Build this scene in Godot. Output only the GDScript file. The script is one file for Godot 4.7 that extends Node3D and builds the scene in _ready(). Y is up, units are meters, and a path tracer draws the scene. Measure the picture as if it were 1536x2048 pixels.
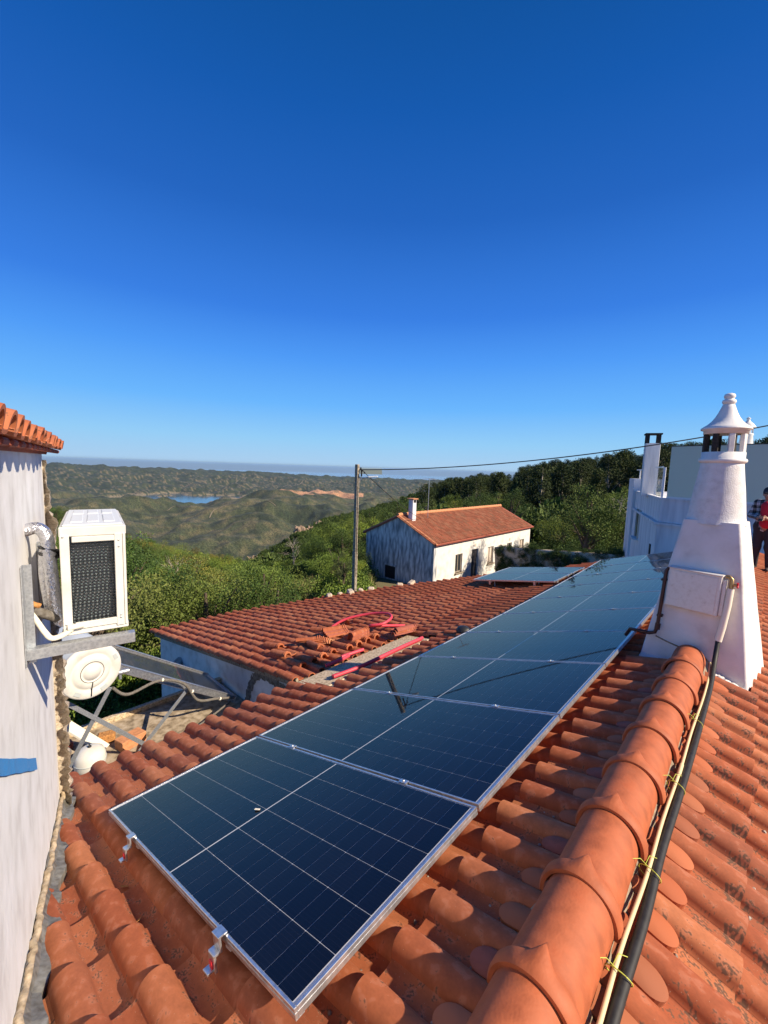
extends Node3D
# A tiled roof with solar modules above a wooded valley. Metres; the eye point is the origin, the ridge runs along -Z, y is up.

# ------------------------------------------------------------------ mesh builder
class MB:
	var st := SurfaceTool.new()
	func _init() -> void:
		st.begin(Mesh.PRIMITIVE_TRIANGLES)
		st.set_smooth_group(-1)
	func smooth(g: int) -> MB:
		st.set_smooth_group(g)
		return self
	func tri(a: Vector3, b: Vector3, c: Vector3) -> void:   # counter-clockwise seen from outside
		st.add_vertex(a); st.add_vertex(c); st.add_vertex(b)
	func quad(a: Vector3, b: Vector3, c: Vector3, d: Vector3) -> void:
		tri(a, b, c); tri(a, c, d)
	func box(t: Transform3D, s: Vector3, bev := 0.0) -> MB:
		var h := s * 0.5
		if bev <= 0.0:
			var p: Array[Vector3] = []
			for i in 8:
				p.append(t * Vector3(h.x if i & 1 else -h.x, h.y if i & 2 else -h.y, h.z if i & 4 else -h.z))
			for f in [[1, 3, 7, 5], [0, 4, 6, 2], [2, 6, 7, 3], [0, 1, 5, 4], [4, 5, 7, 6], [0, 2, 3, 1]]:
				quad(p[f[0]], p[f[1]], p[f[2]], p[f[3]])
			return self
		var b := minf(bev, minf(h.x, minf(h.y, h.z)) * 0.95)
		var q := {}
		for i in 8:
			var sx := 1.0 if i & 1 else -1.0
			var sy := 1.0 if i & 2 else -1.0
			var sz := 1.0 if i & 4 else -1.0
			q[[i, 0]] = t * Vector3(sx * h.x, sy * (h.y - b), sz * (h.z - b))
			q[[i, 1]] = t * Vector3(sx * (h.x - b), sy * h.y, sz * (h.z - b))
			q[[i, 2]] = t * Vector3(sx * (h.x - b), sy * (h.y - b), sz * h.z)
		var k := 0
		for f in [[1, 3, 7, 5, 0], [0, 4, 6, 2, 0], [2, 6, 7, 3, 1], [0, 1, 5, 4, 1], [4, 5, 7, 6, 2], [0, 2, 3, 1, 2]]:
			quad(q[[f[0], f[4]]], q[[f[1], f[4]]], q[[f[2], f[4]]], q[[f[3], f[4]]])
			k += 1
		for e in [[1, 3, 0, 2], [3, 7, 0, 1], [7, 5, 0, 2], [5, 1, 0, 1], [0, 2, 0, 2], [2, 6, 0, 1], [6, 4, 0, 2], [4, 0, 0, 1], [2, 3, 1, 2], [6, 7, 1, 2], [0, 1, 1, 2], [4, 5, 1, 2]]:
			var u := 3 - int(e[2]) - int(e[3])
			# the two faces that share this edge are those across the axes other than the edge's own
			var ax := 0 if (int(e[0]) ^ int(e[1])) == 1 else (1 if (int(e[0]) ^ int(e[1])) == 2 else 2)
			var f1 := (ax + 1) % 3
			var f2 := (ax + 2) % 3
			u = 0
			quad(q[[e[0], f1]], q[[e[1], f1]], q[[e[1], f2]], q[[e[0], f2]])
		for i in 8:
			tri(q[[i, 0]], q[[i, 1]], q[[i, 2]])
		return self
	func bar(a: Vector3, b: Vector3, w: float, h: float, bev := 0.0, up := Vector3.UP) -> MB:   # a beam from a to b
		var d := b - a
		var f := d.normalized()
		if absf(f.dot(up)) > 0.98:
			up = Vector3.RIGHT if absf(f.x) < 0.9 else Vector3.FORWARD
		var sx := f.cross(up).normalized()
		var uy := sx.cross(f).normalized()
		return box(Transform3D(Basis(sx, uy, -f), (a + b) * 0.5), Vector3(w, h, d.length()), bev)
	func tube(pts: Array, rad, sides := 10, caps := true) -> MB:
		st.set_smooth_group(0)
		var rings := []
		var up := Vector3(0.31, 0.9, 0.2).normalized()
		for i in pts.size():
			var f: Vector3 = (pts[mini(i + 1, pts.size() - 1)] - pts[maxi(i - 1, 0)]).normalized()
			var x := f.cross(up)
			if x.length() < 0.05:
				x = f.cross(Vector3.RIGHT)
			x = x.normalized()
			var y := x.cross(f).normalized()
			up = y
			var r: float = rad if rad is float else rad[i]
			var ring := []
			for k in sides:
				var a := TAU * k / sides
				ring.append(pts[i] + (x * cos(a) + y * sin(a)) * r)
			rings.append(ring)
		for i in pts.size() - 1:
			for k in sides:
				var m := (k + 1) % sides
				quad(rings[i][k], rings[i + 1][k], rings[i + 1][m], rings[i][m])
		st.set_smooth_group(-1)
		if caps:
			for k in range(1, sides - 1):
				tri(rings[0][0], rings[0][k], rings[0][k + 1])
				tri(rings[-1][0], rings[-1][k + 1], rings[-1][k])
		return self
	func lathe(prof: Array, segs: int, t := Transform3D(), grp := 0) -> MB:   # prof: Vector2(radius, height) from bottom to top
		st.set_smooth_group(grp)
		for i in prof.size() - 1:
			for k in segs:
				var a := TAU * k / segs
				var b := TAU * (k + 1) / segs
				var p: Vector2 = prof[i]
				var q: Vector2 = prof[i + 1]
				quad(t * Vector3(p.x * cos(a), p.y, -p.x * sin(a)), t * Vector3(p.x * cos(b), p.y, -p.x * sin(b)), t * Vector3(q.x * cos(b), q.y, -q.x * sin(b)), t * Vector3(q.x * cos(a), q.y, -q.x * sin(a)))
		st.set_smooth_group(-1)
		return self
	func prism(poly: PackedVector2Array, depth: float, t := Transform3D()) -> MB:   # poly in xy, pushed along -z
		if Geometry2D.is_polygon_clockwise(poly):
			poly.reverse()
		var n := poly.size()
		var idx := Geometry2D.triangulate_polygon(poly)
		for i in range(0, idx.size(), 3):
			var a := poly[idx[i]]; var b := poly[idx[i + 1]]; var c := poly[idx[i + 2]]
			if (b - a).cross(c - a) < 0.0:
				var s := b; b = c; c = s
			tri(t * Vector3(a.x, a.y, 0), t * Vector3(b.x, b.y, 0), t * Vector3(c.x, c.y, 0))
			tri(t * Vector3(a.x, a.y, -depth), t * Vector3(c.x, c.y, -depth), t * Vector3(b.x, b.y, -depth))
		for i in n:
			var a := poly[i]; var b := poly[(i + 1) % n]
			quad(t * Vector3(a.x, a.y, 0), t * Vector3(a.x, a.y, -depth), t * Vector3(b.x, b.y, -depth), t * Vector3(b.x, b.y, 0))
		return self
	func mesh() -> ArrayMesh:
		st.generate_normals()
		return st.commit()

# ------------------------------------------------------------------ naming and tagging
var used := {}
func numbered(n: String) -> String:
	var k: int = used.get(n, 0)
	used[n] = k + 1
	return n if k == 0 else "%s_%03d" % [n, k]

func thing(called: String, label: String, category: String, at := Vector3.ZERO, group := "") -> Node3D:
	var o := Node3D.new()
	o.name = numbered(called)
	add_child(o)
	o.position = at
	tag(o, label, category, group)
	return o

func tag(o: Node, label: String, category: String, group := "", kind := "") -> void:
	if label: o.set_meta("label", label)
	if category: o.set_meta("category", category)
	if group: o.set_meta("group", group)
	if kind: o.set_meta("kind", kind)

func part(parent: Node, called: String, m, mat: Material, t := Transform3D(), label := "") -> MeshInstance3D:
	var o := MeshInstance3D.new()
	o.name = numbered(called) if parent == self else called
	o.mesh = m.mesh() if m is MB else m
	o.material_override = mat
	o.transform = t
	if label: o.set_meta("label", label)
	parent.add_child(o, true)
	return o

func setting(called: String, m, mat: Material) -> MeshInstance3D:
	var o := part(self, called, m, mat)
	o.set_meta("kind", "structure")
	return o

func at(x: float, y: float, z: float) -> Transform3D:
	return Transform3D(Basis(), Vector3(x, y, z))

# ------------------------------------------------------------------ materials
var tex := {}
func ntex(key: String, sd: int, freq: float, oct: int, stops: Array, type := FastNoiseLite.TYPE_SIMPLEX_SMOOTH, size := 512) -> NoiseTexture2D:
	if tex.has(key):
		return tex[key]
	var n := FastNoiseLite.new()
	n.seed = sd; n.frequency = freq; n.noise_type = type
	n.fractal_type = FastNoiseLite.FRACTAL_FBM if oct > 1 else FastNoiseLite.FRACTAL_NONE
	n.fractal_octaves = oct
	if type == FastNoiseLite.TYPE_CELLULAR:
		n.cellular_return_type = FastNoiseLite.RETURN_DISTANCE
	var t := NoiseTexture2D.new()
	t.width = size; t.height = size; t.seamless = true; t.noise = n
	var g := Gradient.new()
	var off := PackedFloat32Array(); var col := PackedColorArray()
	for s in stops:
		off.append(s[0])
		col.append(s[1] if s[1] is Color else Color(s[1], s[1], s[1]))
	g.offsets = off; g.colors = col
	t.color_ramp = g
	tex[key] = t
	return t

func lin(r: float, g: float, b: float) -> Color:
	return Color(r, g, b).linear_to_srgb()

func mat(r: float, g: float, b: float, rough: float, opt := {}) -> StandardMaterial3D:
	var m := StandardMaterial3D.new()
	m.albedo_color = lin(r, g, b)
	m.roughness = rough
	m.metallic = opt.get("metal", 0.0)
	m.metallic_specular = opt.get("spec", 0.5)
	if opt.has("tex"): m.albedo_texture = opt.tex
	if opt.has("rtex"): m.roughness_texture = opt.rtex
	if opt.has("bump"):
		m.heightmap_enabled = true
		m.heightmap_texture = opt.bump
		m.heightmap_scale = opt.get("relief", 0.3)
	if opt.has("tex") or opt.has("bump") or opt.has("rtex"):
		m.uv1_triplanar = true
		m.uv1_world_triplanar = opt.get("world", true)
		var s: float = opt.get("scale", 1.0)
		m.uv1_scale = Vector3(s, s * opt.get("ys", 1.0), s)
		m.uv1_offset = opt.get("offset", Vector3.ZERO)
	if opt.has("detail"):
		m.detail_enabled = true
		m.detail_albedo = opt.detail
		m.detail_mask = opt.dmask
		m.detail_blend_mode = BaseMaterial3D.BLEND_MODE_MIX
		m.detail_uv_layer = BaseMaterial3D.DETAIL_UV_1
	if opt.get("vc", false): m.vertex_color_use_as_albedo = true
	if opt.has("back"):
		m.backlight_enabled = true
		m.backlight = opt.back
	if opt.has("coat"):
		m.clearcoat_enabled = true
		m.clearcoat = opt.coat
		m.clearcoat_roughness = 0.1
	return m

func glass_mat(r: float, g: float, b: float, a: float, rough := 0.03, spec := 0.5) -> StandardMaterial3D:
	var m := StandardMaterial3D.new()
	var c := lin(r, g, b)
	m.albedo_color = Color(c.r, c.g, c.b, a)
	m.transparency = BaseMaterial3D.TRANSPARENCY_ALPHA
	m.roughness = rough
	m.metallic_specular = spec
	return m

var M := {}
var TILE := []        # terracotta in several firings
var TILE_R := []      # the weathered tiles of the slope that carries lichen
var TILE_FAR: StandardMaterial3D
var rng := RandomNumberGenerator.new()

func make_materials() -> void:
	var clay := ntex("clay", 3, 0.012, 5, [[0.0, Color(0.80, 0.77, 0.75)], [0.35, Color(0.92, 0.91, 0.90)], [0.62, Color(1, 1, 1)], [0.85, Color(1.0, 0.96, 0.93)], [1.0, Color(0.93, 0.92, 0.91)]])
	var clay_h := ntex("clay_h", 9, 0.11, 3, [[0.0, 0.0], [1.0, 1.0]])
	var lichen := ntex("lichen", 21, 0.022, 5, [[0.0, Color(0.16, 0.12, 0.09)], [0.5, Color(0.30, 0.22, 0.16)], [1.0, Color(0.55, 0.47, 0.38)]])
	var lichen_mask := ntex("lichen_mask", 22, 0.011, 5, [[0.0, 0.8], [0.27, 0.55], [0.36, 0.06], [0.46, 0.0], [0.78, 0.0], [1.0, 0.2]])
	var dust_mask := ntex("dust_mask", 27, 0.009, 5, [[0.0, 0.30], [0.22, 0.14], [0.34, 0.0], [0.85, 0.0], [1.0, 0.06]])
	var shades := [[0.413, 0.121, 0.048], [0.383, 0.107, 0.043], [0.439, 0.141, 0.06], [0.344, 0.094, 0.039], [0.408, 0.13, 0.055], [0.374, 0.116, 0.051], [0.318, 0.098, 0.047], [0.464, 0.165, 0.072]]
	for i in shades.size():
		var s: Array = shades[i]
		TILE.append(tile_material(s, 50 + i, 0.40))
		TILE_R.append(tile_material([s[0] * 1.03, s[1] * 0.98, s[2] * 0.95], 70 + i, 0.64))
	TILE_FAR = mat(1, 1, 1, 0.8, {"tex": clay, "bump": clay_h, "relief": 0.06, "scale": 1.7, "vc": true, "spec": 0.4, "detail": lichen, "dmask": dust_mask})
	M.ridge = mat(0.425, 0.116, 0.045, 0.66, {"tex": clay, "bump": clay_h, "relief": 0.07, "scale": 1.3, "spec": 0.45, "detail": lichen, "dmask": dust_mask})
	M.clay_new = mat(0.58, 0.26, 0.12, 0.8, {"tex": clay, "bump": clay_h, "relief": 0.1, "scale": 2.0})
	M.clay_old = mat(0.34, 0.095, 0.06, 0.8, {"tex": clay, "bump": clay_h, "relief": 0.1, "scale": 2.0})
	var plaster := ntex("plaster", 31, 0.008, 5, [[0.0, Color(0.86, 0.85, 0.84)], [0.4, Color(0.95, 0.95, 0.94)], [1.0, Color(1, 1, 1)]])
	var stucco := ntex("stucco", 33, 0.05, 4, [[0.0, 0.0], [1.0, 1.0]])
	var brush := ntex("brush", 35, 0.03, 4, [[0.0, 0.0], [1.0, 1.0]])
	M.white = mat(0.78, 0.77, 0.76, 0.85, {"tex": plaster, "bump": stucco, "relief": 0.16, "scale": 0.8})
	M.white_brushed = mat(0.82, 0.815, 0.81, 0.85, {"tex": plaster, "bump": brush, "relief": 0.16, "scale": 1.3, "ys": 0.55})
	M.white_rough = mat(0.78, 0.765, 0.755, 0.9, {"tex": plaster, "bump": ntex("render_coarse", 37, 0.06, 3, [[0.0, 0.0], [1.0, 1.0]]), "relief": 0.4, "scale": 2.4})
	M.white_smooth = mat(0.82, 0.80, 0.77, 0.6, {"tex": plaster, "bump": stucco, "relief": 0.12, "scale": 1.3})
	var stains := ntex("stains", 41, 0.012, 5, [[0.0, Color(0.45, 0.47, 0.50)], [0.4, Color(0.72, 0.73, 0.75)], [0.65, Color(0.92, 0.92, 0.92)], [1.0, Color(1, 1, 1)]])
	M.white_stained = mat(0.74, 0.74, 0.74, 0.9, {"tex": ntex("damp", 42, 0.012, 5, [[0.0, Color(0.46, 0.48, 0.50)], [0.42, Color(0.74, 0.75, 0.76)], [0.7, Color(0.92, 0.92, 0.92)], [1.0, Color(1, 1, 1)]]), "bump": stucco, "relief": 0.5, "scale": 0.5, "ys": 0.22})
	M.white_streaked = mat(0.82, 0.82, 0.82, 0.9, {"tex": ntex("rainmarks", 49, 0.012, 5, [[0.0, Color(0.76, 0.77, 0.79)], [0.4, Color(0.90, 0.90, 0.91)], [1.0, Color(1, 1, 1)]]), "bump": stucco, "relief": 0.3, "scale": 0.45, "ys": 0.12})
	M.white_house = mat(0.78, 0.76, 0.71, 0.9, {"tex": plaster, "scale": 0.3})
	var cem := ntex("cement", 43, 0.014, 6, [[0.0, Color(0.55, 0.52, 0.47)], [0.5, Color(0.86, 0.84, 0.80)], [1.0, Color(1, 1, 1)]])
	M.cement = mat(0.50, 0.42, 0.32, 0.95, {"tex": cem, "bump": stucco, "relief": 0.3, "scale": 0.9})
	M.mortar = mat(0.42, 0.36, 0.29, 0.95, {"tex": cem, "bump": stucco, "relief": 0.2, "scale": 2.6})
	M.mortar_pale = mat(0.72, 0.60, 0.44, 0.95, {"tex": cem, "bump": stucco, "relief": 0.2, "scale": 2.6})
	M.stone = mat(0.62, 0.56, 0.47, 0.95, {"tex": ntex("stone", 45, 0.02, 6, [[0.0, Color(0.52, 0.46, 0.40)], [0.40, Color(0.85, 0.82, 0.78)], [0.55, Color(1, 0.99, 0.97)], [1.0, Color(0.80, 0.68, 0.56)]]), "bump": stucco, "relief": 0.15, "scale": 3.0})
	M.grey_band = mat(0.26, 0.245, 0.22, 0.95, {"tex": cem, "bump": stucco, "relief": 0.25, "scale": 1.5})
	var zinc := ntex("zinc", 47, 0.03, 4, [[0.0, Color(0.74, 0.75, 0.77)], [0.5, Color(0.9, 0.9, 0.91)], [1.0, Color(1, 1, 1)]], FastNoiseLite.TYPE_CELLULAR)
	M.galv = mat(0.62, 0.65, 0.66, 0.42, {"metal": 0.75, "tex": zinc, "scale": 4.0})
	M.alu = mat(0.78, 0.79, 0.80, 0.32, {"metal": 0.85, "tex": zinc, "scale": 2.0})
	M.alu_matt = mat(0.72, 0.73, 0.75, 0.5, {"metal": 0.45})
	M.backsheet = mat(0.70, 0.71, 0.72, 0.6, {"spec": 0.1})
	M.pv_glass = glass_mat(0.9, 0.95, 1.0, 0.0, 0.02, 0.41)
	M.pane = glass_mat(0.80, 0.92, 0.90, 0.06, 0.02)
	M.frost = mat(0.47, 0.56, 0.51, 0.45, {"back": Color(0.5, 0.55, 0.55), "spec": 0.45})
	M.ac_white = mat(0.69, 0.68, 0.64, 0.42, {"tex": plaster, "scale": 1.1})
	M.ac_grey = mat(0.62, 0.66, 0.69, 0.5)
	M.dark_coil = mat(0.19, 0.25, 0.27, 0.4, {"metal": 0.3})
	M.guard = mat(0.014, 0.016, 0.018, 0.5)
	M.black = mat(0.018, 0.018, 0.019, 0.5)
	M.black_rubber = mat(0.022, 0.022, 0.024, 0.6, {"tex": cem, "scale": 3.0})
	M.hole = mat(0.012, 0.012, 0.013, 0.9)
	M.foil = mat(0.78, 0.79, 0.82, 0.26, {"metal": 0.85, "tex": zinc, "bump": ntex("crumple", 53, 0.03, 3, [[0.0, 0.0], [1.0, 1.0]], FastNoiseLite.TYPE_CELLULAR), "relief": 0.8, "scale": 3.5})
	M.grey_foam = mat(0.20, 0.19, 0.18, 0.9, {"tex": cem, "scale": 5.0, "bump": stucco, "relief": 0.15})
	M.cream = mat(0.68, 0.56, 0.32, 0.55)
	M.cream_plastic = mat(0.80, 0.75, 0.62, 0.5)
	M.enamel = mat(0.71, 0.70, 0.655, 0.35, {"tex": plaster, "scale": 0.8, "coat": 0.2})
	M.tank_grey = mat(0.55, 0.60, 0.64, 0.4, {"tex": plaster, "scale": 0.5})
	M.label_grey = mat(0.42, 0.46, 0.46, 0.6)
	M.red = mat(0.55, 0.02, 0.035, 0.55)
	M.pink = mat(0.62, 0.055, 0.085, 0.5)
	M.membrane = mat(0.22, 0.018, 0.03, 0.55, {"tex": plaster, "scale": 2.0})
	M.blue_tape = mat(0.035, 0.26, 0.62, 0.45, {"bump": ntex("crumple2", 57, 0.02, 3, [[0.0, 0.0], [1.0, 1.0]]), "relief": 0.3, "scale": 5.0})
	M.soot_shade = mat(0.045, 0.040, 0.038, 0.9, {"tex": cem, "scale": 4.0})  # soot together with painted shade, for lantern posts turned from the sun
	M.copper_dark = mat(0.075, 0.035, 0.028, 0.45, {"metal": 0.5})
	M.brass = mat(0.45, 0.30, 0.13, 0.4, {"metal": 0.8})
	M.yellow_tie = mat(0.50, 0.54, 0.08, 0.5)
	M.box_metal = mat(0.74, 0.72, 0.68, 0.5, {"metal": 0.25, "tex": ntex("box_dirt", 59, 0.02, 5, [[0.0, Color(0.80, 0.77, 0.73)], [0.2, Color(0.95, 0.94, 0.93)], [0.6, Color(1, 1, 1)], [1.0, Color(0.97, 0.96, 0.95)]]), "scale": 1.6, "bump": brush, "relief": 0.08})
	M.concrete_pole = mat(0.42, 0.38, 0.32, 0.9, {"tex": cem, "scale": 1.0})
	M.flashing = mat(0.30, 0.31, 0.31, 0.6, {"metal": 0.2, "tex": cem, "scale": 3.0, "bump": brush, "relief": 0.12})
	M.orange_mud = mat(0.62, 0.30, 0.10, 0.9, {"tex": cem, "scale": 4.0})
	M.wood = mat(0.20, 0.12, 0.07, 0.8)
	M.bark = mat(0.13, 0.10, 0.075, 0.95, {"tex": cem, "scale": 2.0})
	M.bark_pale = mat(0.34, 0.30, 0.25, 0.95)
	M.leaf_a = mat(1.12, 1.36, 1.05, 0.6, {"vc": true, "back": Color(0.42, 0.5, 0.2), "spec": 0.35})
	M.leaf_b = mat(0.95, 1.05, 0.9, 0.65, {"vc": true, "back": Color(0.36, 0.42, 0.2), "spec": 0.3})
	M.leaf_c = mat(1.5, 1.6, 1.0, 0.6, {"vc": true, "back": Color(0.46, 0.5, 0.2), "spec": 0.35})
	M.leaf_d = mat(1.1, 1.05, 1.25, 0.65, {"vc": true, "back": Color(0.36, 0.42, 0.25), "spec": 0.3})
	M.leaf_e = mat(1.6, 1.2, 0.95, 0.65, {"vc": true, "back": Color(0.36, 0.36, 0.2), "spec": 0.3})
	M.pine = mat(1.0, 1.08, 0.95, 0.7, {"vc": true, "back": Color(0.15, 0.2, 0.1), "spec": 0.3})
	M.pine_b = mat(1.4, 1.4, 1.05, 0.7, {"vc": true, "back": Color(0.15, 0.2, 0.1), "spec": 0.3})
	M.grass = mat(1, 1, 1, 0.8, {"vc": true, "back": Color(0.4, 0.45, 0.2)})
	M.terrain = mat(1.3, 1.3, 1.3, 0.95, {"vc": true, "scale": 0.0022, "tex": ntex("scrub", 61, 0.05, 4, [[0.0, Color(0.42, 0.46, 0.42)], [0.42, Color(0.62, 0.66, 0.60)], [0.52, Color(0.95, 0.94, 0.90)], [1.0, Color(1, 1, 1)]], FastNoiseLite.TYPE_SIMPLEX_SMOOTH, 1024)})
	M.water = mat(0.025, 0.06, 0.11, 0.10, {"spec": 0.5})
	M.track = mat(0.24, 0.19, 0.135, 0.95)
	M.sea = mat(0.02, 0.05, 0.09, 0.05, {"spec": 0.5})
	M.rock = mat(0.36, 0.28, 0.22, 0.95, {"tex": tex["stone"], "scale": 0.15, "bump": stucco, "relief": 6.0})
	M.window_dark = mat(0.03, 0.035, 0.04, 0.12)
	M.shutter = mat(0.33, 0.28, 0.22, 0.7)
	M.frame_pale = mat(0.58, 0.50, 0.42, 0.7)
	M.door_dark = mat(0.05, 0.045, 0.05, 0.6)
	M.skin = mat(0.36, 0.20, 0.135, 0.55)
	M.trousers = mat(0.035, 0.026, 0.028, 0.9)
	M.cap = mat(0.02, 0.022, 0.03, 0.85)
	M.red_shirt = mat(0.55, 0.012, 0.03, 0.8)
	M.shoe = mat(0.03, 0.022, 0.02, 0.7)
	M.plaid = mat(1, 1, 1, 0.85, {"tex": plaid_texture(), "scale": 4.5, "world": false})

func tile_material(s: Array, sd: int, weather: float) -> StandardMaterial3D:
	# one tile's own face: u down the tile, v across it; grit and lichen lodge in the pan and on the flank beside it
	var w := 256; var h := 192
	var f := FastNoiseLite.new(); f.seed = sd; f.frequency = 0.10; f.fractal_octaves = 3
	var c := FastNoiseLite.new(); c.seed = sd + 300; c.frequency = 0.018; c.fractal_octaves = 3
	var im := Image.create(w, h, false, Image.FORMAT_RGB8)
	var r := RandomNumberGenerator.new(); r.seed = sd
	var clay := Color(s[0], s[1], s[2])
	for y in h:
		var v := float(y) / h
		var flank := smoothstep(0.36, 0.56, v)
		var dens := lerpf(0.06, 0.80, flank) * weather + (0.35 * weather if v < 0.05 else 0.0)
		for x in w:
			var a := f.get_noise_2d(x, y); var b := c.get_noise_2d(x, y)
			var k := 1.0 + 0.10 * a + 0.22 * b
			var col := Color(clay.r * k, clay.g * k, clay.b * k)
			if b > 0.18: col = col.lerp(Color(0.55, 0.25, 0.16), clampf((b - 0.18) * 1.2, 0.0, 0.25))
			var d := smoothstep(0.0, 0.40, a * 0.75 + b * 0.7 + dens - 0.52)
			col = col.lerp(Color(0.085, 0.055, 0.035) * (1.0 + 0.5 * a), d * 0.86)
			if r.randf() < 0.004 * weather * flank or r.randf() < 0.0004: col = Color(0.5, 0.43, 0.35)
			im.set_pixel(x, y, col.linear_to_srgb())
	var m := StandardMaterial3D.new()
	m.albedo_texture = ImageTexture.create_from_image(im)
	m.roughness = 0.78
	m.metallic_specular = 0.42
	return m

func plaid_texture() -> ImageTexture:
	var im := Image.create(64, 64, false, Image.FORMAT_RGB8)
	for y in 64:
		for x in 64:
			var a := 1.0 if (x % 32) < 17 else 0.0
			var b := 1.0 if (y % 32) < 17 else 0.0
			var v := 0.80 - 0.38 * a - 0.38 * b
			if (x % 32) == 24 or (y % 32) == 24: v *= 0.5
			im.set_pixel(x, y, Color(v, v, v * 1.02))
	return ImageTexture.create_from_image(im)

# ------------------------------------------------------------------ the scene
func _ready() -> void:
	var cam := Camera3D.new()
	cam.name = "camera"
	cam.fov = 101.97
	cam.near = 0.05
	cam.far = 90000.0
	cam.rotation_degrees = Vector3(-6.002, 42.653, 1.890)
	add_child(cam)
	cam.current = true
	var we := WorldEnvironment.new()
	we.name = "environment"
	var env := Environment.new()
	env.background_mode = Environment.BG_SKY
	env.tonemap_mode = Environment.TONE_MAPPER_LINEAR
	env.tonemap_exposure = 1.55
	var sky := Sky.new()
	var sm := PanoramaSkyMaterial.new()
	sm.panorama = ImageTexture.create_from_image(sky_image())
	sky.sky_material = sm
	env.sky = sky
	env.sdfgi_enabled = true
	env.ssao_enabled = true
	env.ssil_enabled = true
	env.fog_enabled = true
	env.fog_density = 0.000016
	env.fog_light_color = Color(0.66, 0.83, 1.0)
	we.environment = env
	add_child(we)
	var sun := DirectionalLight3D.new()
	sun.name = "sun"
	sun.light_energy = 1.6
	sun.light_angular_distance = 0.5
	sun.light_color = Color(1.0, 0.93, 0.83)
	sun.shadow_enabled = true
	sun.sky_mode = DirectionalLight3D.SKY_MODE_LIGHT_ONLY
	add_child(sun)
	sun.look_at_from_position(Vector3(1.0, 0.74, -0.30) * 10.0, Vector3.ZERO)
	rng.seed = 4
	make_materials()
	build_land()
	build_house()
	build_extension()
	build_tall_house()
	build_terrace()
	build_neighbour()
	build_white_building()
	build_street()
	build_stack()
	build_panels()
	build_plants()
	build_cabinet()
	build_hoses()
	build_aircon()
	build_loose()
	build_person()

func sky_image() -> Image:
	var h := 512
	var air := [[0.0, 0.27602, 0.40682, 0.54916], [3.5, 0.1951, 0.39742, 0.59974], [8.0, 0.09683, 0.30565, 0.63948], [13.7, 0.05167, 0.21388, 0.59974], [19.0, 0.0271, 0.13946, 0.50075], [29.0, 0.01192, 0.08526, 0.34684], [38.0, 0.00542, 0.06648, 0.2782], [44.5, 0.0039, 0.05636, 0.22761], [60.0, 0.00325, 0.04624, 0.18787], [90.0, 0.00289, 0.03974, 0.15897]]
	var im := Image.create(16, h, false, Image.FORMAT_RGBF)
	for j in h:
		var el := PI * (0.5 - (j + 0.5) / h)
		var d := rad_to_deg(maxf(el, 0.0))
		var c := Color(0.003, 0.050, 0.21)
		for k in air.size() - 1:
			if d >= air[k][0] and d <= air[k + 1][0]:
				var t: float = (d - air[k][0]) / (air[k + 1][0] - air[k][0])
				c = Color(lerpf(air[k][1], air[k + 1][1], t), lerpf(air[k][2], air[k + 1][2], t), lerpf(air[k][3], air[k + 1][3], t))
		if el < 0.0: c = c.lerp(Color(0.16, 0.17, 0.15), clampf(-el * 6.0, 0.0, 1.0))
		for i in 16: im.set_pixel(i, j, c)
	return im

# ------------------------------------------------------------------ the roof's planes
const SL := 0.30002          # 17.19 degrees
const PITCH := 0.2225        # one column of tiles
const ROW := 0.385           # one exposed course
var D1 := Vector3(-cos(SL), -sin(SL), 0)
var N1 := Vector3(-sin(SL), cos(SL), 0)
var D3 := Vector3(cos(SL), -sin(SL), 0)
var N3 := Vector3(sin(SL), cos(SL), 0)
var S2 := atan(0.175)
var D2 := Vector3(-cos(S2), -sin(S2), 0)
var N2 := Vector3(-sin(S2), cos(S2), 0)
const PAN := -1.5646         # the left slope's pan plane along N1
const RIDGE := Vector3(-0.395, -1.7615, 0)

func r1(v: float, z: float, h := 0.0) -> Vector3:      # left slope
	return D1 * v + N1 * (PAN + h) + Vector3(0, 0, z)
func r2(w: float, z: float, h := 0.0) -> Vector3:      # the flatter slope below it, w from x = -4.45
	return Vector3(-4.45, -3.046, z) + D2 * w + N2 * h
func r3(v: float, z: float, h := 0.0) -> Vector3:      # right slope, v from the ridge
	return RIDGE + D3 * v + N3 * h + Vector3(0, 0, z)

func wall_z(x: float) -> float:                        # the tall house's end wall
	return -0.11 + (x + 1.93) * 0.217

func tile_profile(n: int) -> PackedVector2Array:
	var p := PackedVector2Array()
	for i in n + 1:
		var t := float(i) / n
		p.append(Vector2(0.138 * (0.5 - 0.5 * cos(PI * t)) * 0.6 + 0.138 * t * 0.4, 0.064 * pow(sin(PI * t), 0.72)))
	p.append(Vector2(0.150, -0.003))
	p.append(Vector2(0.188, -0.005))
	p.append(Vector2(0.215, -0.001))
	p.append(Vector2(0.232, 0.014))
	return p

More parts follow.
